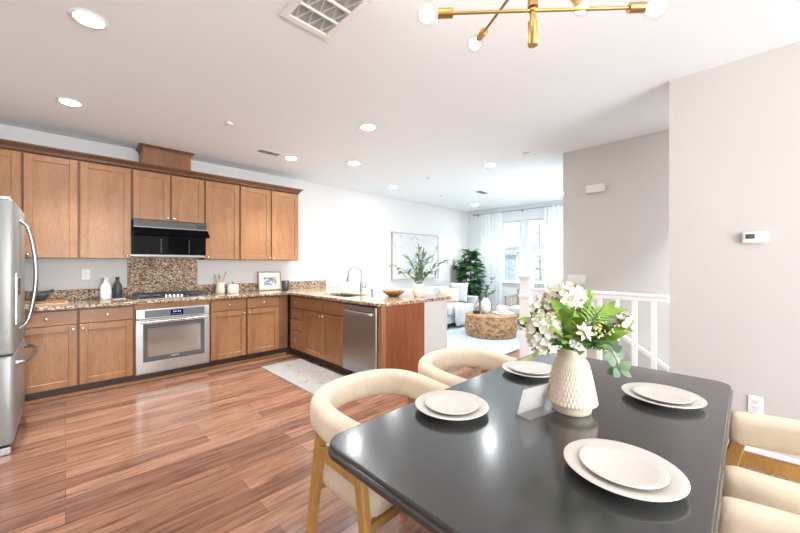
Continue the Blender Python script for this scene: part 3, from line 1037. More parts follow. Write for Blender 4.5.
o = solo('bottle', MB().lathe(bt, (.325, 5.09, CT), 24), M['white'], 'white ceramic bottle left of the cooktop', 'bottle', smooth=True)
bt2 = [(.040, 0), (.044, .006), (.045, .11), (.040, .15), (.022, .185), (.016, .20), (.016, .225), (.020, .228), (.020, .245), (.01, .246)]
o = solo('bottle', MB().lathe(bt2, (.428, 5.085, CT + .008), 24), M['dark_glass'], 'dark charcoal bottle standing beside the white one', 'bottle', smooth=True)

ck = [(.050, 0), (.056, .006), (.058, .05), (.052, .10), (.056, .15), (.05, .151), (.045, .10), (.048, .02), (.01, .012)]
solo('utensil_crock', MB().lathe(ck, (1.52, 5.09, CT), 24), M['vase'], 'cream ceramic utensil crock right of the cooktop', 'crock', smooth=True)
for i, (dx, dy, h_, lab, knd) in enumerate((( -.055, .01, .27, 'wooden spoon leaning left out of the utensil crock', 'wooden_spoon'), (.000, .02, .255, 'wooden spoon standing upright in the crock', 'wooden_spoon'), (.062, -.01, .30, 'flat wooden spatula leaning right out of the crock', 'wooden_spatula'))):
    mb = MB()
    b0 = Vector((1.52 - dx * .3, 5.09 - dy * .3, CT + .02))
    b1 = Vector((1.52 + dx, 5.09 + dy, CT + h_ - .05))
    mb.tube([b0, b1], .006, 8)
    u = (b1 - b0).normalized()
    Mx = u.to_track_quat('Z', 'Y').to_matrix().to_4x4()
    mb.ball(b1 + u * .022, (.019, .007, .035), 12, 8, Mx)
    solo(knd, mb, M['board'], lab, 'utensil', smooth=True)
t = thing('canister', 'squat white lidded canister with a dark knob on the counter', 'canister', (1.68, 5.06, CT))
obj('jar', MB().lathe([(.062, 0), (.070, .008), (.072, .085), (.066, .095), (.03, .097)], (0, 0, 0), 28), M['white'], t, smooth=True, angle=50)
lid = obj('lid', MB().lathe([(.069, .0975), (.070, .106), (.05, .118), (.012, .125)], (0, 0, 0), 28), M['white'], t, smooth=True, angle=50)
obj('lid_knob', MB().ball((0, 0, .138), .013), M['bark'], lid, smooth=True)
t = thing('framed_print', 'small white framed shoreline print leaning on the backsplash', 'picture', (2.26, 5.19, CT))
Lm = Matrix.Rotation(R(-8), 4, 'X')
def lean(mb):
    mb.bm.transform(Lm)
    return mb
fr = MB()
w2, hh_ = .18, .285
fr.box((-w2, -.012, 0), (-w2 + .014, .012, hh_)).box((w2 - .014, -.012, 0), (w2, .012, hh_)).box((-w2 + .014, -.012, 0), (w2 - .014, .012, .014)).box((-w2 + .014, -.012, hh_ - .014), (w2 - .014, .012, hh_))
t.location = (2.26, 5.165, CT + .0025)
obj('frame', lean(fr), M['board'], t)
obj('mat_board', lean(MB().box((-w2 + .014, -.004, .014), (w2 - .014, .010, hh_ - .014))), M['white'], t)
obj('print', lean(MB().box((-.095, -.006, .07), (.10, -.0035, .20))), M['print'], t)
solo('candle_tumbler', MB().lathe([(.050, 0), (.054, .004), (.055, .15), (.048, .152), (.046, .03), (.01, .025)], (2.40, 4.95, CT), 28, mod=lambda i, k, a, z: 1 + (.025 if k % 2 else 0)), M['dark_glass'], 'dark ribbed tumbler beside the small framed print', 'tumbler', smooth=True)

def duplex(name, label, cat, M4, gangs=1, kind='outlet'):
    t = thing(name, label, cat)
    w = .035 + .023 * (gangs - 1)
    t.matrix_world = M4
    obj('plate', MB().box((-w, 0, -.057), (w, .006, .057), .002), M['plastic'], t)
    if kind == 'outlet':
        for z in (-.021, .021):
            rc = obj('receptacle', MB().box((-.017, -.002, z - .015), (.017, .002, z + .015), .003), M['trim'], t)
            s_ = MB()
            s_.box((-.008, -.003, z - .004), (-.006, -.001, z + .007)).box((.005, -.003, z - .004), (.007, -.001, z + .007)).cyl((0, -.003, z - .009), (0, -.001, z - .009), .0025, seg=8)
            obj('slots', s_, M['black_matte'], rc)
    else:
        for k in range(gangs):
            x = (k - (gangs - 1) / 2) * .046
            obj('rocker', MB().box((x - .016, -.004, -.033), (x + .016, .002, .033), .002), M['trim'], t)
    return t
def at(x, y, z, rz=0):
    return Matrix.Translation((x, y, z)) @ Matrix.Rotation(rz, 4, 'Z')
duplex('wall_outlet', 'white outlet on the kitchen wall left of the white bottle', 'outlet', at(.165, W - .006, 1.20))
duplex('wall_outlet', 'white outlet on the wall right of the last upper cabinet', 'outlet', at(2.80, W - .006, 1.19))
duplex('wall_outlet', 'white outlet low on the right wall above the baseboard', 'outlet', at(XR - .006, -.037, .375, R(-90)))
duplex('light_switch', 'white wide switch plate on the greige stairwell wall', 'switch', at(XG - .006, 1.475, 1.13, R(-90)), 4, 'switch')

# ------------------------------------------------------------------ things on the peninsula
bw = [(.045, 0), (.06, .004), (.10, .025), (.135, .055), (.145, .075), (.138, .076), (.10, .038), (.05, .016), (.01, .014)]
solo('wooden_bowl', MB().lathe(bw, (2.93, 3.10, CT), 36), M['bowl'], 'round brown wooden bowl on the granite peninsula', 'bowl', smooth=True)
vx, vy = 3.10, 2.83
vz_ = [(.052, 0), (.060, .004), (.070, .05), (.073, .09), (.068, .135), (.066, .16), (.060, .16), (.060, .10), (.05, .02), (.01, .015)]
solo('bud_vase', MB().lathe(vz_, (vx, vy, CT), 32, mod=lambda i, k, a, z: 1 + .015 * (k % 2)), M['pink'], 'blush pink ceramic vase of olive branches on the peninsula', 'vase', smooth=True)
rr = random.Random(11)
olive = [(-.31, .0, .22), (-.24, .04, .14), (-.12, -.04, .31), (.0, .03, .42), (.05, -.05, .36), (.12, .03, .30), (.31, -.02, .27), (.21, .05, .15), (.03, .02, .26), (-.06, .05, .20)]
Rv = Vector((.7137, -.7004, 0))
Fv = Vector((.7004, .7137, 0))
for i, (a, b_, hgt) in enumerate(olive):
    t = thing('olive_branch', 'slender olive branch fanning out of the blush pink vase', 'branch', (vx, vy, CT), 0, 'olive branches in the pink vase')
    p0 = Vector((rr.uniform(-.02, .02), rr.uniform(-.02, .02), .02))
    p1 = p0 * .6 + Vector((0, 0, .15)) + (Rv * a + Fv * b_) * .08
    p3 = Rv * a + Fv * b_ + Vector((0, 0, .16 + hgt))
    p2 = (p1 + p3) / 2 + Vector((0, 0, .05))
    pth = smooth_path([p0, p1, p2, p3], 5)
    obj('twig', MB().tube(pth, [.0035] * len(pth), 6), M['stem'], t, smooth=True)
    lm = MB()
    for k in range(6, len(pth)):
        d = (pth[k] - pth[k - 1]).normalized()
        for q in range(2):
            dv = d * .8 + Vector((rr.uniform(-1, 1), rr.uniform(-1, 1), rr.uniform(-.6, .6)))
            lm.leaf(pth[k], dv, (rr.uniform(-.4, .4), rr.uniform(-.4, .4), 1), rr.uniform(.08, .125), rr.uniform(.024, .034), .12)
    lm.leaf(pth[-1], pth[-1] - pth[-2], (0, 0, 1) if abs((pth[-1] - pth[-2]).normalized().z) < .9 else (1, 0, 0), .09, .022)
    obj('leaves', lm, M['leaf_olive'], t, smooth=True)

# runner
rg = MB().box((1.78, 2.70, 0), (2.335, 4.34, .009), .003, 1)
solo('kitchen_runner', rg, M['runner'], 'faded pink grey runner rug on the floor along the peninsula', 'rug')

# ------------------------------------------------------------------ dining table
TZ = .76
tx0, tx1, ty0, ty1 = .571, 2.225, .045, .948
t = thing('dining_table', 'black rectangular dining table with rounded corners and a fluted pedestal', 'table', ((tx0 + tx1) / 2, (ty0 + ty1) / 2, 0))
cx, cy = (tx0 + tx1) / 2, (ty0 + ty1) / 2
out = [(cx + x, cy + y) for x, y in rrect(tx1 - tx0, ty1 - ty0, .075, 8)]
tm = MB()
rings = []
n = len(out)
for (ins, z) in [(.012, TZ - .040), (.003, TZ - .038), (.0, TZ - .033), (.0, TZ - .020), (.003, TZ - .0150), (.006, TZ - .0142), (.006, TZ - .004), (.0075, TZ - .001), (.010, TZ), (.0115, TZ), (.016, TZ)]:
    pl = [(cx + x, cy + y) for x, y in rrect(tx1 - tx0 - 2 * ins, ty1 - ty0 - 2 * ins, .075 - ins, 8)]
    rings.append([tm.bm.verts.new((x, y, z)) for x, y in pl])
for a, b in zip(rings, rings[1:]):
    for q in range(n):
        tm.bm.faces.new((a[q], a[(q + 1) % n], b[(q + 1) % n], b[q]))
tm.bm.faces.new(rings[0][::-1])
tm.bm.faces.new(rings[-1])
obj('tabletop', tm, M['table'], t, smooth=True, world=True, angle=30)
pm = MB()
px0, px1, py0, py1 = .80, 1.95, .22, .77
per = rrect(px1 - px0, py1 - py0, .20, 14)
pts = []
def resample(poly, step):
    outp = []
    P = [Vector((x, y, 0)) for x, y in poly]
    P.append(P[0])
    tot = sum((b - a).length for a, b in zip(P, P[1:]))
    k = int(tot / step)
    st = tot / k
    acc, i, cur = 0.0, 0, P[0]
    pos = 0.0
    seg = [(b - a).length for a, b in zip(P, P[1:])]
    cum = [0]
    for s in seg:
        cum.append(cum[-1] + s)
    for j in range(k):
        d = j * st
        while i < len(seg) - 1 and cum[i + 1] < d:
            i += 1
        f = (d - cum[i]) / seg[i] if seg[i] else 0
        p = P[i].lerp(P[i + 1], f)
        tv = (P[i + 1] - P[i]).normalized()
        outp.append((p, Vector((tv.y, -tv.x, 0))))
    return outp
rs = resample(per, .0055)
ro = []
for j, (p, nn) in enumerate(rs):
    ro.append(p + nn * (.011 * abs(math.sin(PI * j / 4))))
pm.prism([((px0 + px1) / 2 + p.x, (py0 + py1) / 2 + p.y) for p in ro], .06, TZ - .041)
obj('pedestal', pm, M['black_matte'], t, world=True)
pb = MB()
pb.prism([((px0 + px1) / 2 + x, (py0 + py1) / 2 + y) for x, y in rrect(px1 - px0 + .10, py1 - py0 + .10, .23, 10)], 0, .06, .008)
obj('pedestal_base', pb, M['black_matte'], t, world=True)

# ------------------------------------------------------------------ dining chairs: open side towards -y
def make_chair():
    t = thing('dining_chair', 'x', 'chair', (0, 0, 0), 0, 'barrel dining chairs around the black table')
    half = [(-.268, -.205), (-.278, -.11), (-.278, -.01), (-.253, .095), (-.180, .165), (-.08, .195), (0, .20)]
    ctr = half + [(-x, y) for x, y in half[-2::-1]]
    def zc(y):
        return .662 + .034 * max(0, (y + .205) / .405) ** 1.2
    path = smooth_path([(x, y, zc(y)) for x, y in ctr], 5)
    sec = rrect(.082, .126, .036, 4)
    npth = len(path)
    sc = [1.0] * npth
    # rounded arm ends
    e0 = (path[0] - path[1]).normalized()
    e1 = (path[-1] - path[-2]).normalized()
    path = [path[0] + e0 * .034, path[0] + e0 * .030, path[0] + e0 * .018] + path + [path[-1] + e1 * .018, path[-1] + e1 * .030, path[-1] + e1 * .034]
    sc = [.45, .72, .92] + sc + [.92, .72, .45]
    bb = MB()
    bb.sweep(path, sec, sc)
    obj('backrest', bb, M['cream'], t, smooth=True, angle=80)
    so = MB()
    lay = [(.50, .40, .386, .05), (.525, .43, .396, .06), (.53, .44, .43, .07), (.525, .435, .465, .07), (.50, .40, .485, .07)]
    rings = []
    for (w, h, z, r) in lay:
        rings.append([so.bm.verts.new((x, y - .03, z)) for x, y in rrect(w, h, r, 5)])
    k = len(rings[0])
    for a, b in zip(rings, rings[1:]):
        for q in range(k):
            so.bm.faces.new((a[q], a[(q + 1) % k], b[(q + 1) % k], b[q]))
    so.bm.faces.new(rings[0][::-1])
    so.bm.faces.new(rings[-1])
    obj('seat', so, M['cream'], t, smooth=True, angle=60)
    def sq(c, w, d):
        x, y, z = c
        return [(x - w / 2, y - d / 2, z), (x + w / 2, y - d / 2, z), (x + w / 2, y + d / 2, z), (x - w / 2, y + d / 2, z)]
    for s in (-1, 1):
        obj('leg', MB().hexa(sq((s * .290, -.325, 0), .028, .034), sq((s * .276, -.205, .605), .034, .046), .005), M['oak'], t)
        obj('leg', MB().hexa(sq((s * .288, .140, 0), .028, .034), sq((s * .276, .050, .605), .034, .046), .005), M['oak'], t)
        obj('arm_rail', MB().hexa([(s * .278 - .014, -.215, .515), (s * .278 + .014, -.215, .515), (s * .278 + .014, .060, .518), (s * .278 - .014, .060, .518)],
                                  [(s * .278 - .014, -.200, .568), (s * .278 + .014, -.200, .568), (s * .278 + .014, .045, .572), (s * .278 - .014, .045, .572)], .004), M['oak'], t)
    obj('seat_rail', MB().box((-.280, -.250, .352), (.280, -.230, .386), .003), M['oak'], t)
    obj('seat_rail', MB().box((-.276, .085, .352), (.276, .105, .386), .003), M['oak'], t)
    return t
ch = make_chair()
CH = [((1.032, 1.188, 0), 0, 'cream barrel dining chair on the kitchen side at the near table corner'),
      ((1.730, 1.190, 0), R(-2), 'cream barrel dining chair on the kitchen side farther from the camera, by the coffee table'),
      ((1.652, -.178, 0), PI, 'cream barrel dining chair against the outlet wall side, its two arms showing at right'),
      ((.922, -.178, 0), PI, 'cream barrel dining chair at the bottom right corner, only one arm end showing')]
for i, (loc, rz, lab) in enumerate(CH):
    o = ch if i == 0 else copy_tree(ch)
    o.location = loc
    o.rotation_euler = (0, 0, rz)
    o['label'] = lab

# ------------------------------------------------------------------ place settings
pp = [(.060, 0), (.068, .003), (.074, .007), (.110, .0155), (.135, .0215), (.1385, .024), (.136, .0255), (.108, .0185), (.082, .0115), (.02, .0105)]
sp = [(.048, 0), (.056, .003), (.075, .0075), (.098, .0135), (.1005, .0155), (.098, .0168), (.074, .0105), (.056, .0065), (.015, .006)]
def plate(name, prof, label, group, loc):
    mb = MB().lathe(prof, seg=48)
    return solo(name, mb, M['plate'], label, 'plate', group, smooth=True, world=False, loc=loc)
first = None
PL = [(1.047, .788, 'near left place, beside the first barrel chair'), (1.69, .775, 'far left place, half behind the card holder and vase'),
      (1.735, .245, 'far right place, nearest the outlet'), (1.045, .232, 'near right place, closest to the camera')]
d0 = s0 = None
for (x, y, where) in PL:
    l1 = 'larger lower plate at the ' + where
    l2 = 'smaller upper plate at the ' + where
    if d0 is None:
        d0 = plate('dinner_plate', pp, l1, 'dinner plates on the table', (x, y, TZ))
        s0 = plate('salad_plate', sp, l2, 'salad plates on the dinner plates', (x, y, TZ + .0120))
    else:
        a = copy_tree(d0)
        a.location = (x, y, TZ)
        a['label'] = l1
        b = copy_tree(s0)
        b.location = (x, y, TZ + .0120)
        b['label'] = l2

# ------------------------------------------------------------------ card holder
t = thing('card_holder', 'clear acrylic slanted card holder with a blank pale card beside the vase', 'card holder', (1.25, .555, TZ))
b0, b1 = Vector((1.180, .590, TZ + .0015)), Vector((1.330, .553, TZ + .0015))
f0, f1 = Vector((1.171, .538, TZ + .0015)), Vector((1.321, .501, TZ + .0015))
bk = (b0 - f0).normalized()
up = Vector((0, 0, .100)) - bk * .028
def slab(a, b, c, d, th):
    nrm = (b - a).cross(d - a).normalized() * th
    mb = MB()
    mb.hexa([a, b, c, d], [a + nrm, b + nrm, c + nrm, d + nrm])
    return mb
obj('foot', slab(f0, f1, b1, b0, .003), M['acrylic'], t, world=True)
obj('front_sheet', slab(b0, b1, b1 + up, b0 + up, .002), M['acrylic'], t, world=True)
off = bk * .006 + Vector((0, 0, .004))
cdm = mat('pale_card', (.80, .74, .71), .6)
obj('card', slab(b0 + bk * .004 + (b1 - b0) * .02, b1 + bk * .004 - (b1 - b0) * .02, b1 + bk * .004 - (b1 - b0) * .02 + up * .97, b0 + bk * .004 + (b1 - b0) * .02 + up * .97, -.0006), cdm, t, world=True)
obj('back_sheet', slab(b0 + bk * .008, b1 + bk * .008, b1 + bk * .008 + up, b0 + bk * .008 + up, -.002), M['acrylic'], t, world=True)

# ------------------------------------------------------------------ big vase
VX, VY = 1.375, .470
cp = [(0.0, .068), (.004, .073), (.018, .0755), (.030, .080), (.036, .090)]
prof = [(.066, 0), (.070, .003), (.0725, .012), (.077, .026), (.083, .034)]
zs = [.036 + .1485 * k / 60 for k in range(61)]
for z in zs:
    k = (z - .036) / .1485
    prof.append((.0925 - .0235 * k - .006 * k * k, z))
prof += [(.060, .190), (.054, .197), (.050, .204), (.0495, .215), (.053, .234), (.054, .238), (.050, .239), (.046, .215), (.045, .20), (.05, .10), (.01, .02)]
def dent(i, k, a, z):
    if z < .036 or z > .1845:
        return 1
    row = (z - .036) / .0185
    rf = row % 1.0
    ro_ = int(row)
    col = (a / (2 * PI) * 44 + (ro_ % 2) * .5) % 1.0
    ridge = max(0.0, 1 - abs(col - .5) / .36)
    tooth = min(1, rf / .22) * (1 - .75 * rf) if rf > 0 else 0
    return 1 + .030 * (ridge ** .7) * tooth * 1.6 - .006
prof = [(r * .95, z) for r, z in prof]
vm = MB().lathe(prof, seg=44 * 6, mod=dent)
solo('flower_vase', vm, M['vase'], 'cream vase with rows of carved notches in the middle of the table', 'vase', smooth=True, world=False, loc=(VX, VY, TZ), angle=50)

# ------------------------------------------------------------------ flowers, each stem a thing
VB = Vector((VX, VY, TZ))
def P3(a, b, z):
    """point from the vase axis: a to the right, b away, z up from the table"""
    return Rv * a + Fv * b + Vector((0, 0, z))
rr = random.Random(21)
def stem_of(t, tip, r=.0028, bow=.03, na=5):
    q = Vector((tip.x, tip.y, 0))
    q = q.normalized() if q.length > 1e-4 else Vector((1, 0, 0))
    p0 = Vector((rr.uniform(-.015, .015), rr.uniform(-.015, .015), .05))
    p1 = q * min(.030, q.length * .03) + Vector((0, 0, .225))
    p2 = (p1 + tip) / 2 + Vector((0, 0, bow))
    pts = smooth_path([p0, p1, p2, tip], na)
    obj('stem', MB().tube(pts, r, 6), M['stem'], t, smooth=True)
    return pts

def petals(mb, c, d, n, L, Wd, cup=.35, up=.5, ph=0):
    d = Vector(d).normalized()
    u = d.orthogonal().normalized()
    w = d.cross(u)
    for k in range(n):
        a = 2 * PI * k / n + ph
        rad = u * math.cos(a) + w * math.sin(a)
        mb.leaf(Vector(c), rad + d * up, d, L, Wd, -cup, .7, 3, .12)

def cluster(name, label, group, tip, r, n, m, fl, sq=(1, 1, .85)):
    t = thing(name, label, 'flower', VB, 0, group)
    stem_of(t, tip - Vector((0, 0, r * .5)))
    mb = MB()
    for i in range(n):
        z = 1 - 2 * (i + .5) / n
        a = i * 2.39996
        s = math.sqrt(max(0, 1 - z * z))
        d = Vector((s * math.cos(a), s * math.sin(a), z))
        rad = r * rr.uniform(.72, 1.0)
        c = tip + Vector((d.x * rad * sq[0], d.y * rad * sq[1], d.z * rad * sq[2]))
        dd = (d + Vector((rr.uniform(-.3, .3), rr.uniform(-.3, .3), rr.uniform(-.2, .4)))).normalized()
        petals(mb, c, dd, 5, fl, fl * .85, .25, .55, rr.uniform(0, 6))
    obj('bloom', mb, m, t, smooth=True)
    mb = MB().ball(tip, (r * .62, r * .62, r * .55), 12, 8)
    obj('bloom_core', mb, M['stem'], t, smooth=True)
    return t
cluster('hydrangea_stem', 'large round white bloom cluster at the top of the bouquet', None, P3(-.010, .035, .425), .064, 80, M['petal'], .024, (1.1, 1.0, .78))
cluster('hydrangea_stem', 'large drooping white bloom cluster on the left side of the bouquet', None, P3(-.118, -.035, .298), .062, 75, M['petal'], .024, (.85, .9, 1.1))
cluster('blossom_stem', 'loose creamy blossom spray on the right side of the bouquet', None, P3(.150, .02, .345), .048, 42, M['petal'], .022, (1.0, .9, .9))
cluster('blossom_stem', 'small creamy blossom at the upper right of the bouquet behind the fern', None, P3(.085, .06, .375), .032, 24, M['petal'], .020)
cluster('blossom_stem', 'pale creamy blossom at the upper left of the bouquet', None, P3(-.105, .03, .372), .036, 26, M['petal'], .020)
cluster('bud_spray', 'tiny outlying blossoms at the far right tip of the bouquet', None, P3(.215, .0, .325), .022, 14, M['petal'], .015)
cluster('bud_spray', 'tiny buds at the far left tip of the bouquet', None, P3(-.175, .02, .325), .026, 12, M['petal'], .013)

def star(label, tip, d, L, m):
    t = thing('star_flower', label, 'flower', VB)
    stem_of(t, tip - Vector(d).normalized() * .012, bow=.01)
    mb = MB()
    petals(mb, tip, d, 7, L, L * .48, -.1, .25, .2)
    petals(mb, tip + Vector(d).normalized() * .004, d, 5, L * .7, L * .4, -.1, .55, .7)
    obj('petals', mb, m, t, smooth=True)
    obj('eye', MB().ball(tip + Vector(d).normalized() * .008, .007, 10, 6), M['yellow'], t, smooth=True)
tocam = -Fv
star('ivory star shaped flower at the front center of the bouquet', P3(-.012, -.115, .318), tocam + Vector((0, 0, .45)), .036, M['petal'])
star('pure white star shaped flower just above the vase rim', P3(-.018, -.085, .262), tocam + Vector((0, 0, .1)), .032, M['petal_white'])

def frond(label, tip, nleaf, L, m, up=(0, 0, 1), wd=.010):
    t = thing('fern_frond', label, 'frond', VB)
    pts = stem_of(t, tip, .0022, .02, 12)
    mb = MB()
    k0 = int(len(pts) * .36)
    seq = pts[k0:]
    for i in range(nleaf):
        f = i / (nleaf - 1)
        x = f * (len(seq) - 1)
        j = min(int(x), len(seq) - 2)
        p = seq[j].lerp(seq[j + 1], x - j)
        d = (seq[j + 1] - seq[j]).normalized()
        s = d.cross(Vector(up)).normalized()
        ll = L * math.sin(PI * (.12 + .84 * f) ** .8) + .006
        for sg in (-1, 1):
            mb.leaf(p, s * sg + d * .55, Vector(up), ll, wd, .1, .6, 3, .7)
    mb.leaf(seq[-1], (seq[-1] - seq[-2]), Vector(up), L * .5, wd, .05)
    obj('leaflets', mb, m, t, smooth=True)
frond('broad bright green fern frond facing front, below the top bloom', P3(.072, -.075, .395), 15, .062, M['leaf_bright'], tocam * .8 + Vector((0, 0, .5)), .0065)
frond('bright green fern frond rising at the upper right', P3(.085, .01, .435), 14, .034, M['leaf_bright'], tocam + Vector((0, 0, .2)), .005)
frond('yellow green fern frond at the left over the drooping bloom', P3(-.120, -.075, .350), 13, .042, M['leaf_bright'], tocam * .7 + Vector((0, 0, .6)), .006)
frond('low dark fern frond spreading over the vase rim', P3(.055, -.125, .262), 11, .045, M['leaf_mid'], tocam * .5 + Vector((0, 0, 1)), .0075)

def sprig(label, tip, n, L, Wd, m, droop=0):
    t = thing('leaf_sprig', label, 'foliage sprig', VB)
    pts = stem_of(t, tip, .0025, .015 - droop, 6)
    mb = MB()
    k0 = int(len(pts) * .45)
    for i in range(n):
        p = pts[k0 + int((len(pts) - 1 - k0) * i / max(1, n - 1))]
        d = (pts[-1] - pts[k0]).normalized()
        dv = d * .7 + Vector((rr.uniform(-.8, .8), rr.uniform(-.8, .8), rr.uniform(-.3, .6))) + tocam * .25
        mb.leaf(p, dv, tocam * .6 + Vector((rr.uniform(-.3, .3), rr.uniform(-.3, .3), .8)), L * rr.uniform(.8, 1.15), Wd, .22, .6, 5)
    obj('leaves', mb, m, t, smooth=True)
sprig('broad leafed green sprig at the upper left under the white bloom', P3(-.065, -.05, .375), 7, .085, .045, M['leaf_mid'])
sprig('broad leafed green sprig at the front left', P3(-.085, -.09, .300), 7, .085, .042, M['leaf_mid'])
sprig('dark green sprig at the front over the rim', P3(.012, -.11, .285), 8, .080, .040, M['leaf_dark'])
sprig('pointed green sprig at the right above the eucalyptus', P3(.110, -.03, .372), 6, .085, .036, M['leaf_mid'])
sprig('dark green sprig in the middle right', P3(.080, -.08, .320), 8, .075, .040, M['leaf_dark'])
sprig('dark green sprig low on the left', P3(-.060, -.08, .268), 6, .075, .036, M['leaf_dark'])
sprig('dark green sprig in the heart of the bouquet', P3(.0, -.04, .345), 8, .080, .045, M['leaf_mid'])
sprig('shaded green sprig low on the right side', P3(.105, -.06, .288), 7, .070, .036, M['leaf_mid'])

sprig('bright green sprig at the far left behind the drooping bloom', P3(-.150, .0, .345), 9, .070, .030, M['leaf_bright'])
sprig('bright green sprig between the top bloom and the right blossoms', P3(.050, .02, .415), 9, .075, .034, M['leaf_bright'])
sprig('mid green sprig at the right under the creamy blossoms', P3(.150, -.03, .315), 8, .070, .036, M['leaf_mid'])
cluster('blossom_stem', 'creamy blossom pair at the right below the fern', None, P3(.175, -.02, .335), .034, 26, M['petal'], .020)
t = thing('eucalyptus_sprig', 'grey green round leafed eucalyptus sprig drooping right over the vase rim', 'foliage sprig', VB)
pts = smooth_path([Vector((.0, .0, .06)), P3(.028, -.01, .235), P3(.085, -.05, .272), P3(.112, -.085, .225), P3(.118, -.10, .185)], 5)
obj('stem', MB().tube(pts, .0022, 6), M['stem'], t, smooth=True)
mb = MB()
for i, k in enumerate((8, 11, 13, 15, 17, 19, 20)):
    for sg in (-1, 1):
        dv = Rv * sg * rr.uniform(.5, 1) + tocam * rr.uniform(-.2, .6) + Vector((0, 0, rr.uniform(-.9, .6)))
        p = pts[min(k, len(pts) - 1)] + dv.normalized() * .006
        mb.leaf(p, dv, tocam + Vector((rr.uniform(-.6, .6), rr.uniform(-.6, .6), rr.uniform(0, .8))), rr.uniform(.032, .044), rr.uniform(.028, .036), .1, .75, 6, .04)
obj('leaves', mb, M['leaf_euc'], t, smooth=True)

t = thing('filler_stem', 'yellow filler sprig among the leaves right of center', 'flower', VB)
tips = []
pts = stem_of(t, P3(.062, -.09, .335), .002)
mb = MB()
for i in range(38):
    c = P3(.058 + rr.gauss(0, .030), -.095 + rr.gauss(0, .02), .328 + rr.gauss(0, .016))
    mb.ball(c, rr.uniform(.003, .0055), 6, 5)
obj('blooms', mb, M['yellow'], t, smooth=True)['kind'] = 'stuff'
t = thing('filler_stem', 'yellow green filler sprig in the upper left of the bouquet', 'flower', VB)
pts = stem_of(t, P3(-.09, -.02, .36), .002)
mb = MB()
for i in range(34):
    c = P3(-.085 + rr.gauss(0, .022), -.03 + rr.gauss(0, .02), .36 + rr.gauss(0, .014))
    mb.ball(c, rr.uniform(.003, .005), 6, 5)
obj('blooms', mb, M['yellow'], t, smooth=True)['kind'] = 'stuff'
t = thing('closed_bud_stem', 'drooping sprig with closed green brown buds at the lower left of the bouquet', 'foliage sprig', VB)
pts = smooth_path([Vector((0, 0, .06)), P3(-.03, -.01, .24), P3(-.10, -.05, .262), P3(-.172, -.07, .222)], 5)
obj('stem', MB().tube(pts, .002, 6), M['stem'], t, smooth=True)
mb = MB()
for k, (L, w_) in ((15, (.05, .014)), (13, (.045, .012)), (11, (.04, .012))):
    mb.leaf(pts[k], (pts[k] - pts[k - 1]).normalized() + Rv * -.3 + Vector((0, 0, .25 if k == 15 else -.35)), tocam + Vector((0, 0, .4)), L, w_, .1)
obj('buds', mb, mottled('bud_olive_brown', (.20, .20, .05), (.42, .40, .12), 20), t, smooth=True)

# ------------------------------------------------------------------ right wall fittings
t = thing('thermostat', 'white thermostat with a small dark display on the right wall', 'thermostat', (XR, -.034, 1.455))
obj('case', MB().box((XR - .026, -.094, 1.455), (XR, .026, 1.532), .010, 3), M['plastic'], t, smooth=True, world=True, angle=40)
sc_ = obj('screen', MB().box((XR - .0275, -.034, 1.485), (XR - .0255, .010, 1.517)), M['screen'], t, world=True)
dg = MB()
for y in (.004, -.006):
    dg.box((XR - .0282, y - .005, 1.495), (XR - .0274, y + .001, 1.512))
obj('digits', dg, M['black_matte'], sc_, world=True)
obj('button', MB().box((XR - .028, -.064, 1.502), (XR - .0255, -.056, 1.508), .001), M['chrome'], t, world=True)
solo('door_chime', MB().box((XG - .05, 1.160, 2.165), (XG, 1.355, 2.255), .006), M['plastic'], 'white rectangular door chime box high on the greige stairwell wall', 'door chime')

# ------------------------------------------------------------------ chandelier
CX, CY = 1.103, .497
t = thing('chandelier', 'brass chandelier of crossing rods with glowing round bulbs above the table', 'chandelier', (CX, CY, CZ))
obj('canopy', MB().lathe([(.065, 0), (.065, -.02), (.05, -.028), (.01, -.03)], (CX, CY, CZ), 28), M['brass'], t, smooth=True, world=True, angle=40)
obj('stem', MB().cyl((CX, CY, 2.11), (CX, CY, CZ - .02), .009, seg=14).cyl((CX, CY, 2.162), (CX, CY, 2.24), .0165, seg=18), M['brass'], t, smooth=True, world=True, angle=40)
obj('finial', MB().lathe([(.015, 0), (.0165, .003), (.0165, .076), (.010, .079), (.010, .10)], (CX, CY, 2.037), 28), M['brass'], t, smooth=True, world=True, angle=40)
for (z, ang, L0, L1) in ((2.152, math.atan2(.207 - .751, 1.378 - .868), -.283, .329), (2.30, math.atan2(.849 - .485, 1.324 - 1.115), -.36, .345), (2.37, math.atan2(-.02, .40), -.36, .345)):
    u = Vector((math.cos(ang), math.sin(ang), 0))
    c = Vector((CX, CY, z))
    arm = obj('arm', MB().cyl(c + u * L0, c + u * L1, .0054, seg=12).ball(c, (.015, .015, .012), 12, 8), M['brass'], t, smooth=True, world=True, angle=40)
    for s, L in ((-1, L0), (1, L1)):
        b = c + u * L
        obj('socket', MB().cyl(b - u * s * .02, b + u * s * .030, .0155, seg=18), M['brass'], arm, smooth=True, world=True, angle=40)
        bm_ = MB()
        gc = b + u * s * .066
        bm_.ball(gc, .037, 18, 12)
        obj('bulb', bm_, M['glass_bulb'], arm, smooth=True, world=True)
        obj('filament', MB().ball(gc, (.022, .022, .022), 12, 8), M['filament'], arm, smooth=True, world=True)
        pl_ = lamp('bulb_light', 'POINT', gc, (0, 0, 0), E_BULB, (1.0, .87, .70), shadow_soft_size=.036)
        pl_.parent = t
        pl_.location = gc - t.location

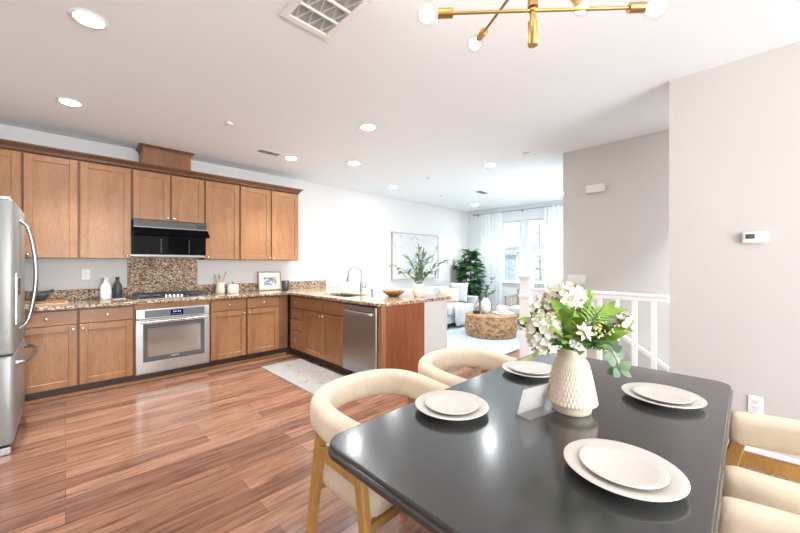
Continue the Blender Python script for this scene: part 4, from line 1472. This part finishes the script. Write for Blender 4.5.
# ------------------------------------------------------------------ ceiling fittings
CL = [(.096, 2.643, 'recessed ceiling light nearest the top left corner of the photo'),
      (.028, 4.108, 'recessed ceiling light above the left end of the upper cabinets'),
      (2.209, 2.719, 'largest looking recessed ceiling light in the middle of the ceiling'),
      (2.854, 3.819, 'recessed ceiling light above the sink, second one right of the kitchen air vent'),
      (2.126, 4.223, 'recessed ceiling light right beside the small kitchen air vent'),
      (4.243, 4.506, 'recessed ceiling light above the framed abstract painting'),
      (4.284, 2.549, 'recessed ceiling light in line with the stairwell wall, left of the small detector'),
      (6.90, 4.50, 'far recessed ceiling light above the fiddle leaf fig corner'),
      (6.95, 2.60, 'far recessed ceiling light at the edge of the stairwell wall')]
def make_light():
    t = thing('ceiling_light', 'x', 'ceiling light', (0, 0, CZ), 0, 'recessed ceiling lights')
    obj('trim_ring', MB().lathe([(.086, 0), (.090, -.004), (.086, -.008), (.068, -.007), (.066, -.002)], seg=32), M['plastic'], t, smooth=True, angle=60)
    obj('lens', MB().lathe([(.066, -.0065), (.040, -.0085), (.005, -.009)], seg=28), M['lens'], t, smooth=True)
    l = lamp('downlight', 'AREA', (0, 0, -.012), (0, 0, 0), E_DOWN, (.87, .96, 1.0), shape='DISK', size=.13, spread=R(100))
    l.parent = t
    return t
CL.append((3.86, -.55, 'added ceiling light brightening the stairwell, unseen behind the right wall'))  # made-up fixture, put in to lift the dim stairwell wall
cl = make_light()
for i, (x, y, lab) in enumerate(CL):
    o = cl if i == 0 else copy_tree(cl)
    o.location = (x, y, CZ)
    o['label'] = lab
for ch_ in SC.objects:
    if ch_.parent == o and ch_.type == 'LIGHT':
        ch_.data = ch_.data.copy()
        ch_.data.energy = E_DOWN * 3.4

def vent(label, cx, cy, w, d, rz, nsl, name='ceiling_vent'):
    t = thing(name, label, 'vent', (cx, cy, CZ), rz)
    f = MB()
    b = .020
    for lo, hi in (((-w / 2, -d / 2), (w / 2, -d / 2 + b)), ((-w / 2, d / 2 - b), (w / 2, d / 2)), ((-w / 2, -d / 2 + b), (-w / 2 + b, d / 2 - b)), ((w / 2 - b, -d / 2 + b), (w / 2, d / 2 - b))):
        f.box((lo[0], lo[1], -.004), (hi[0], hi[1], 0), .001, 1)
    obj('frame', f, M['trim'], t)
    obj('backing', MB().box((-w / 2 + b, -d / 2 + b, -.002), (w / 2 - b, d / 2 - b, -.0005)), M['grille'], t)
    sl = MB()
    for k in range(nsl):
        y = -d / 2 + b + (d - 2 * b) * (k + .5) / nsl
        sl.box((.02, y - .0022, -.0035), (.5 * w - b, y + .0022, -.0025))
        sl.box((-.5 * w + b, y - .0010, -.0035), (.0, y + .0010, -.0025))
    obj('louvres', sl, M['trim'], t)
    return t
vent('small dark ceiling air vent above the upper cabinets', 1.83, 4.22, .30, .15, R(0), 4)
vent('small dark ceiling air vent far off toward the windows', 5.80, 3.63, .36, .16, R(0), 4)
# large return grille: three bays with lattice
rx0, rx1, ry0, ry1 = .857, 1.170, 1.385, 1.836
t = thing('return_grille', 'large white ceiling return air grille with three dark lattice bays', 'vent', ((rx0 + rx1) / 2, (ry0 + ry1) / 2, CZ))
f = MB()
b = .040
f.box((rx0, ry0, CZ - .012), (rx1, ry0 + b, CZ), .003).box((rx0, ry1 - b, CZ - .012), (rx1, ry1, CZ), .003)
f.box((rx0, ry0 + b, CZ - .012), (rx0 + b, ry1 - b, CZ), .003).box((rx1 - b, ry0 + b, CZ - .012), (rx1, ry1 - b, CZ), .003)
ix0, ix1, iy0, iy1 = rx0 + b, rx1 - b, ry0 + b, ry1 - b
for k in (1, 2):
    y = iy0 + (iy1 - iy0) * k / 3
    f.box((ix0, y - .006, CZ - .013), (ix1, y + .006, CZ - .002))
obj('frame', f, M['trim'], t, world=True)
obj('backing', MB().box((ix0, iy0, CZ - .0025), (ix1, iy1, CZ - .0005)), M['grille'], t, world=True)
lt = MB()
for k in range(28):
    y = iy0 + (iy1 - iy0) * (k + .5) / 28
    lt.box((ix0, y - .0010, CZ - .007), (ix1, y + .0010, CZ - .0055))
for j in range(3):
    ya, yb = iy0 + (iy1 - iy0) * j / 3, iy0 + (iy1 - iy0) * (j + 1) / 3
    for i in range(3):
        xa, xb = ix0 + (ix1 - ix0) * i / 3, ix0 + (ix1 - ix0) * (i + 1) / 3
        xm = (xa + xb) / 2
        lt.tube([(xa, ya, CZ - .0045), (xm, yb, CZ - .0045)], .0022, 6)
        lt.tube([(xm, yb, CZ - .0045), (xb, ya, CZ - .0045)], .0022, 6)
obj('louvres', lt, M['trim'], t, world=True)
solo('smoke_detector', MB().lathe([(.035, 0), (.037, -.006), (.028, -.014), (.006, -.016)], (1.16, 3.61, CZ), 24), M['plastic'], 'small round flat ceiling cover above the kitchen floor', 'detector', smooth=True)
solo('smoke_detector', MB().box((4.12, 1.90, CZ - .022), (4.30, 1.99, CZ), .008), M['plastic'], 'white slim ceiling detector near the top of the stairwell wall', 'detector')
solo('sprinkler_head', MB().lathe([(.032, 0), (.034, -.004), (.02, -.008), (.012, -.022), (.016, -.024), (.004, -.026)], (4.21, 3.64, CZ), 18), M['plastic'], 'tiny white sprinkler cap in the middle of the far ceiling', 'sprinkler', smooth=True)
solo('sprinkler_head', MB().lathe([(.032, 0), (.034, -.004), (.02, -.008), (.012, -.022), (.016, -.024), (.004, -.026)], (5.45, 4.35, CZ), 18), M['plastic'], 'tiny white sprinkler cap over the sofa', 'sprinkler', smooth=True)

# ------------------------------------------------------------------ living room
solo('area_rug', MB().box((3.95, 2.47, 0), (7.35, 4.98, .014), .004, 1), M['rug_white'], 'big white living room area rug under the round coffee table', 'rug')

t = thing('framed_painting', 'large framed abstract white and grey painting on the living room wall', 'painting', (5.63, W, .985))
ax0, ax1, az0, az1 = 4.875, 6.39, .988, 2.0
f = MB()
f.box((ax0, W - .05, az0), (ax0 + .02, W - .004, az1)).box((ax1 - .02, W - .05, az0), (ax1, W - .004, az1)).box((ax0 + .02, W - .05, az0), (ax1 - .02, W - .004, az0 + .02)).box((ax0 + .02, W - .05, az1 - .02), (ax1 - .02, W - .004, az1))
obj('frame', f, M['frame_wood'], t, world=True)
obj('canvas', MB().box((ax0 + .02, W - .040, az0 + .02), (ax1 - .02, W - .006, az1 - .02)), M['canvas'], t, world=True)

# sofa against the long wall
t = thing('sofa', 'white fabric sofa along the wall under the painting', 'sofa', (5.55, 4.68, 0))
sx0, sx1, sy0, sy1 = 4.35, 6.62, 4.22, 5.14
obj('base', MB().box((sx0, sy0 + .03, .10), (sx1, sy1, .27), .02), M['sofa'], t, world=True)
obj('back', MB().hexa([(sx0, sy1 - .24, .27), (sx1, sy1 - .24, .27), (sx1, sy1, .27), (sx0, sy1, .27)], [(sx0, sy1 - .18, .80), (sx1, sy1 - .18, .80), (sx1, sy1, .80), (sx0, sy1, .80)], .03), M['sofa'], t, smooth=True, world=True, angle=40)
for (a, b) in ((sx0, sx0 + .2), (sx1 - .2, sx1)):
    obj('armrest', MB().box((a, sy0, .26), (b, sy1 - .25, .605), .035, 3), M['sofa_grey'], t, smooth=True, world=True, angle=40)
mid = (sx0 + sx1) / 2
for (a, b) in ((sx0 + .2, mid), (mid, sx1 - .2)):
    obj('seat_cushion', MB().box((a + .004, sy0 - .01, .272), (b - .004, sy1 - .25, .455), .04, 3), M['sofa'], t, smooth=True, world=True, angle=40)
for x in (sx0 + .08, sx1 - .08):
    for y in (sy0 + .1, sy1 - .1):
        obj('leg', MB().cyl((x, y, .014), (x, y, .10), .022, .028, 12), M['bark'], t, world=True)

def pillow(label, loc, w, h, th, rx, rz, m):
    mb = MB()
    n = 10
    for s in (1, -1):
        grid = []
        for i in range(n + 1):
            row = []
            for j in range(n + 1):
                u, v = i / n * 2 - 1, j / n * 2 - 1
                k = max(0, (1 - u ** 4) * (1 - v ** 4)) ** .5
                pin = 1 - .06 * (1 - abs(u)) * abs(v) ** 2
                row.append(mb.bm.verts.new((u * w / 2 * (1 - .05 * (1 - v * v)), s * th / 2 * k, v * h / 2 * (1 - .05 * (1 - u * u)))))
            grid.append(row)
        for i in range(n):
            for j in range(n):
                mb.bm.faces.new((grid[i][j], grid[i + 1][j], grid[i + 1][j + 1], grid[i][j + 1]))
    bmesh.ops.remove_doubles(mb.bm, verts=mb.bm.verts[:], dist=.0005)
    mb.bm.transform(Matrix.Rotation(rx, 4, 'X'))
    o = solo('throw_pillow', mb, m, label, 'pillow', smooth=True, world=False, loc=loc)
    o.rotation_euler = (0, 0, rz)
    return o
pillow('white square pillow leaning on the grey sofa arm', (6.31, 4.56, .69), .44, .44, .13, R(-14), R(-72), M['sofa'])
pillow('peach lumbar pillow on the sofa beside the white pillow', (6.05, 4.63, .63), .46, .32, .12, R(-16), R(-40), M['peach'])
pillow('peach lumbar pillow at the left of the sofa behind the vase', (5.42, 4.76, .64), .46, .34, .12, R(-14), R(-8), M['peach'])
mb = MB()
rows = []
rr = random.Random(5)
prof_t = [(4.86, .470), (4.6, .472), (4.3, .472), (4.195, .463), (4.182, .36), (4.178, .24), (4.170, .14), (4.14, .06)]
for (y, z) in prof_t:
    row = []
    for k in range(13):
        x = 5.62 + .52 * k / 12 + (4.86 - y) * .06
        row.append(mb.bm.verts.new((x, y - .010 * (1 + math.sin(k * 1.7)) * (1 if z < .44 else .2), z + .004 * math.sin(k * 2.1 + y * 9))))
    rows.append(row)
for a, b in zip(rows, rows[1:]):
    for k in range(12):
        mb.bm.faces.new((a[k], a[k + 1], b[k + 1], b[k]))
th = solo('throw_blanket', mb, M['sofa'], 'white throw blanket draped over the front of the sofa seat', 'blanket', smooth=True)
md = th.modifiers.new('thickness', 'SOLIDIFY')
md.thickness = .010
md.offset = 0

# coffee table
t = thing('coffee_table', 'round drum coffee table clad in brown wood mosaic', 'coffee table', (5.62, 3.33, .014))
obj('drum', MB().lathe([(.43, 0), (.445, .01), (.465, .10), (.468, .20), (.465, .30), (.455, .365), (.02, .366)], seg=64), M['mosaic'], t, smooth=True, angle=40)
obj('top_rim', MB().lathe([(.455, .366), (.46, .370), (.46, .383), (.455, .386), (.02, .3865)], seg=64), M['mosaic'], t, smooth=True, angle=40)
CTZ = .4005
solo('coffee_table_tray', MB().lathe([(.17, 0), (.185, .004), (.19, .018), (.182, .018), (.176, .008), (.02, .007)], (5.82, 3.18, CTZ), 32), M['white'], 'round white tray on the right part of the coffee table', 'tray', smooth=True)
solo('round_bowl', MB().lathe([(.04, 0), (.075, .015), (.10, .05), (.105, .085), (.09, .12), (.06, .14), (.055, .138), (.08, .115), (.095, .08), (.02, .02)], (5.84, 3.22, CTZ + .0075), 32), M['white'], 'round white bowl vase on the coffee table tray', 'bowl', smooth=True)
wv = [(.05, 0), (.065, .01), (.085, .06), (.095, .13), (.085, .20), (.055, .245), (.04, .265), (.042, .28), (.034, .28), (.03, .25), (.06, .15), (.01, .02)]
wvx, wvy = 5.66, 3.46
solo('white_vase', MB().lathe(wv, (wvx, wvy, CTZ), 32), M['white'], 'tall white bottle vase with eucalyptus on the coffee table', 'vase', smooth=True)
rr = random.Random(8)
for i, (a, b_, hgt, lab) in enumerate(((.14, 0, .66, 'long eucalyptus branch arching right out of the white vase'), (.055, .05, .52, 'upright eucalyptus branch in the middle of the white vase'), (.19, -.03, .42, 'short drooping eucalyptus branch right of the white vase'))):
    t = thing('eucalyptus_branch', lab, 'branch', (wvx, wvy, CTZ))
    pth = smooth_path([Vector((0, 0, .03)), Vector((0, 0, .27)), Rv * a * .45 + Fv * b_ * .5 + Vector((0, 0, .27 + (hgt - .27) * .6)), Rv * a + Fv * b_ + Vector((0, 0, hgt))], 6)
    obj('twig', MB().tube(pth, .003, 6), M['stem'], t, smooth=True)
    lm = MB()
    for k in range(8, len(pth)):
        for q in range(2):
            lm.leaf(pth[k], (rr.uniform(-1, 1), rr.uniform(-1, 1), rr.uniform(-.5, .7)), (rr.uniform(-.5, .5), rr.uniform(-.5, .5), 1), rr.uniform(.055, .08), .042, .1)
    obj('leaves', lm, M['leaf_euc'], t, smooth=True)
t = thing('glass_terrarium', 'small glass jar of green sprigs on a black base on the coffee table', 'terrarium', (5.47, 3.54, CTZ))
obj('base', MB().lathe([(.062, 0), (.066, .005), (.066, .045), (.05, .05)], seg=24), M['black_matte'], t, smooth=True, angle=40)
obj('jar', MB().lathe([(.055, .05), (.062, .06), (.062, .20), (.04, .225), (.038, .225), (.058, .19), (.058, .06), (.01, .055)], seg=24), M['glass_bulb'], t, smooth=True)
lm = MB()
for k in range(26):
    lm.leaf((rr.uniform(-.02, .02), rr.uniform(-.02, .02), .06 + k * .006), (rr.uniform(-1, 1), rr.uniform(-1, 1), rr.uniform(.2, 1)), (0, 0, 1), .04, .018)
obj('sprigs', lm, M['leaf_mid'], t, smooth=True)

# fiddle leaf fig in the corner
t = thing('fiddle_leaf_fig', 'tall dark green fiddle leaf fig in the living room corner', 'plant', (7.12, 4.80, 0))
obj('pot', MB().lathe([(.14, 0), (.15, .01), (.19, .34), (.185, .36), (.165, .36), (.16, .30), (.02, .29)], seg=32), M['white'], t, smooth=True, angle=50)
obj('soil', MB().lathe([(.158, .29), (.158, .31), (.02, .315)], seg=24), M['soil'], t)
tk = MB()
for (x, y) in ((.02, .0), (-.05, .03), (.04, -.05)):
    tk.tube(smooth_path([(x, y, .30), (x * 1.4, y * 1.4, .8), (x * 2.2, y * 2.2, 1.3), (x * 2.6, y * 2.6, 1.62)], 4), .014, 8)
obj('trunk', tk, M['bark'], t, smooth=True)
lm = MB()
rr = random.Random(17)
for i in range(300):
    z = rr.uniform(.48, 1.66)
    a = rr.uniform(0, 2 * PI)
    wmax = .235 * math.sin(PI * min(1, max(.12, (z - .40) / 1.38))) ** .6
    r0 = rr.uniform(.15, .95) * wmax
    d = Vector((math.cos(a), math.sin(a), rr.uniform(-.5, .7)))
    lm.leaf((r0 * math.cos(a), r0 * math.sin(a), z), d, (rr.uniform(-.4, .4), rr.uniform(-.4, .4), 1), rr.uniform(.17, .25), rr.uniform(.12, .17), .22, .85, 5)
obj('leaves', lm, M['leaf_dark'], t, smooth=True)

# armchairs by the windows
def armchair():
    t = thing('armchair', 'x', 'armchair', (0, 0, 0), 0, 'spindle armchairs by the windows')
    w, d = .66, .66
    for sx in (-1, 1):
        for sy in (-1, 1):
            obj('leg', MB().box((sx * w / 2 - .02, sy * d / 2 - .02, 0), (sx * w / 2 + .02, sy * d / 2 + .02, .62 if sy < 0 else .76), .005), M['chair_wood'], t)
        obj('arm', MB().box((sx * w / 2 - .03, -d / 2 - .03, .62), (sx * w / 2 + .03, d / 2 - .02, .65), .006), M['chair_wood'], t)
        obj('side_rail', MB().box((sx * w / 2 - .015, -d / 2 + .02, .22), (sx * w / 2 + .015, d / 2 - .02, .27)), M['chair_wood'], t)
        for k in range(7):
            y = -d / 2 + .08 + k * .083
            obj('spindle', MB().cyl((sx * w / 2, y, .27), (sx * w / 2, y, .62), .009, seg=8), M['chair_wood'], t, smooth=True)
    obj('back_rail', MB().box((-w / 2 + .02, d / 2 - .02, .74), (w / 2 - .02, d / 2 + .02, .79), .006), M['chair_wood'], t)
    obj('back_rail', MB().box((-w / 2 + .02, d / 2 - .015, .22), (w / 2 - .02, d / 2 + .015, .27)), M['chair_wood'], t)
    obj('front_rail', MB().box((-w / 2 + .02, -d / 2 - .015, .22), (w / 2 - .02, -d / 2 + .015, .27)), M['chair_wood'], t)
    for k in range(9):
        x = -w / 2 + .07 + k * .065
        obj('spindle', MB().cyl((x, d / 2, .27), (x, d / 2, .74), .009, seg=8), M['chair_wood'], t, smooth=True)
    obj('seat_cushion', MB().box((-w / 2 + .02, -d / 2 - .01, .272), (w / 2 - .02, d / 2 - .02, .43), .04, 3), M['sofa'], t, smooth=True, angle=40)
    return t
ac = armchair()
ac.location = (6.86, 3.20, .014)
ac.rotation_euler = (0, 0, R(180 + 95))
ac['label'] = 'spindle sided wooden armchair with a white cushion left of the newel post'
a2 = copy_tree(ac)
a2.location = (6.78, 2.30, .0)
a2.rotation_euler = (0, 0, R(180 + 80))
a2['label'] = 'spindle sided wooden armchair partly hidden behind the stair railing'
# ------------------------------------------------------------------ curtains
t = thing('curtain_rod', 'thin brushed curtain rod above the living room windows', 'curtain rod', (XF - .09, 3.75, 2.58))
obj('rod', MB().cyl((XF - .09, 2.72, 2.595), (XF - .09, 4.98, 2.595), .011, seg=12), M['steel_dark'], t, smooth=True, world=True, angle=40)
for y in (2.70, 5.0):
    obj('finial', MB().ball((XF - .09, y, 2.595), .026), M['steel_dark'], t, smooth=True, world=True)
for y in (2.80, 3.72, 4.93):
    obj('bracket', MB().box((XF - .09, y - .01, 2.575), (XF, y + .01, 2.590)).box((XF - .012, y - .02, 2.55), (XF, y + .02, 2.63)), M['steel_dark'], t, world=True)
def curtain(label, y0, y1, seed):
    rr = random.Random(seed)
    mb = MB()
    n = 90
    rows = []
    for j, z in enumerate((.02, .5, 1.0, 1.6, 2.2, 2.50, 2.62)):
        row = []
        for i in range(n + 1):
            f = i / n
            amp = .030 * (.75 + .25 * math.sin(f * 9 + seed)) * (1 if z < 2.5 else .7)
            row.append(mb.bm.verts.new((XF - .09 + amp * math.sin(f * (y1 - y0) * 62 + seed + .25 * math.sin(z * 2)), y0 + (y1 - y0) * f, z)))
        rows.append(row)
    for a, b in zip(rows, rows[1:]):
        for i in range(n):
            mb.bm.faces.new((a[i], a[i + 1], b[i + 1], b[i]))
    return solo('sheer_curtain', mb, M['sheer'], label, 'curtain', 'sheer curtains at the living room windows', smooth=True)
curtain('sheer white curtain panel hanging left of the two windows', 4.20, 4.78, 1)
curtain('sheer white curtain panel hanging right of the two windows, by the stairwell wall', 2.76, 3.16, 4)
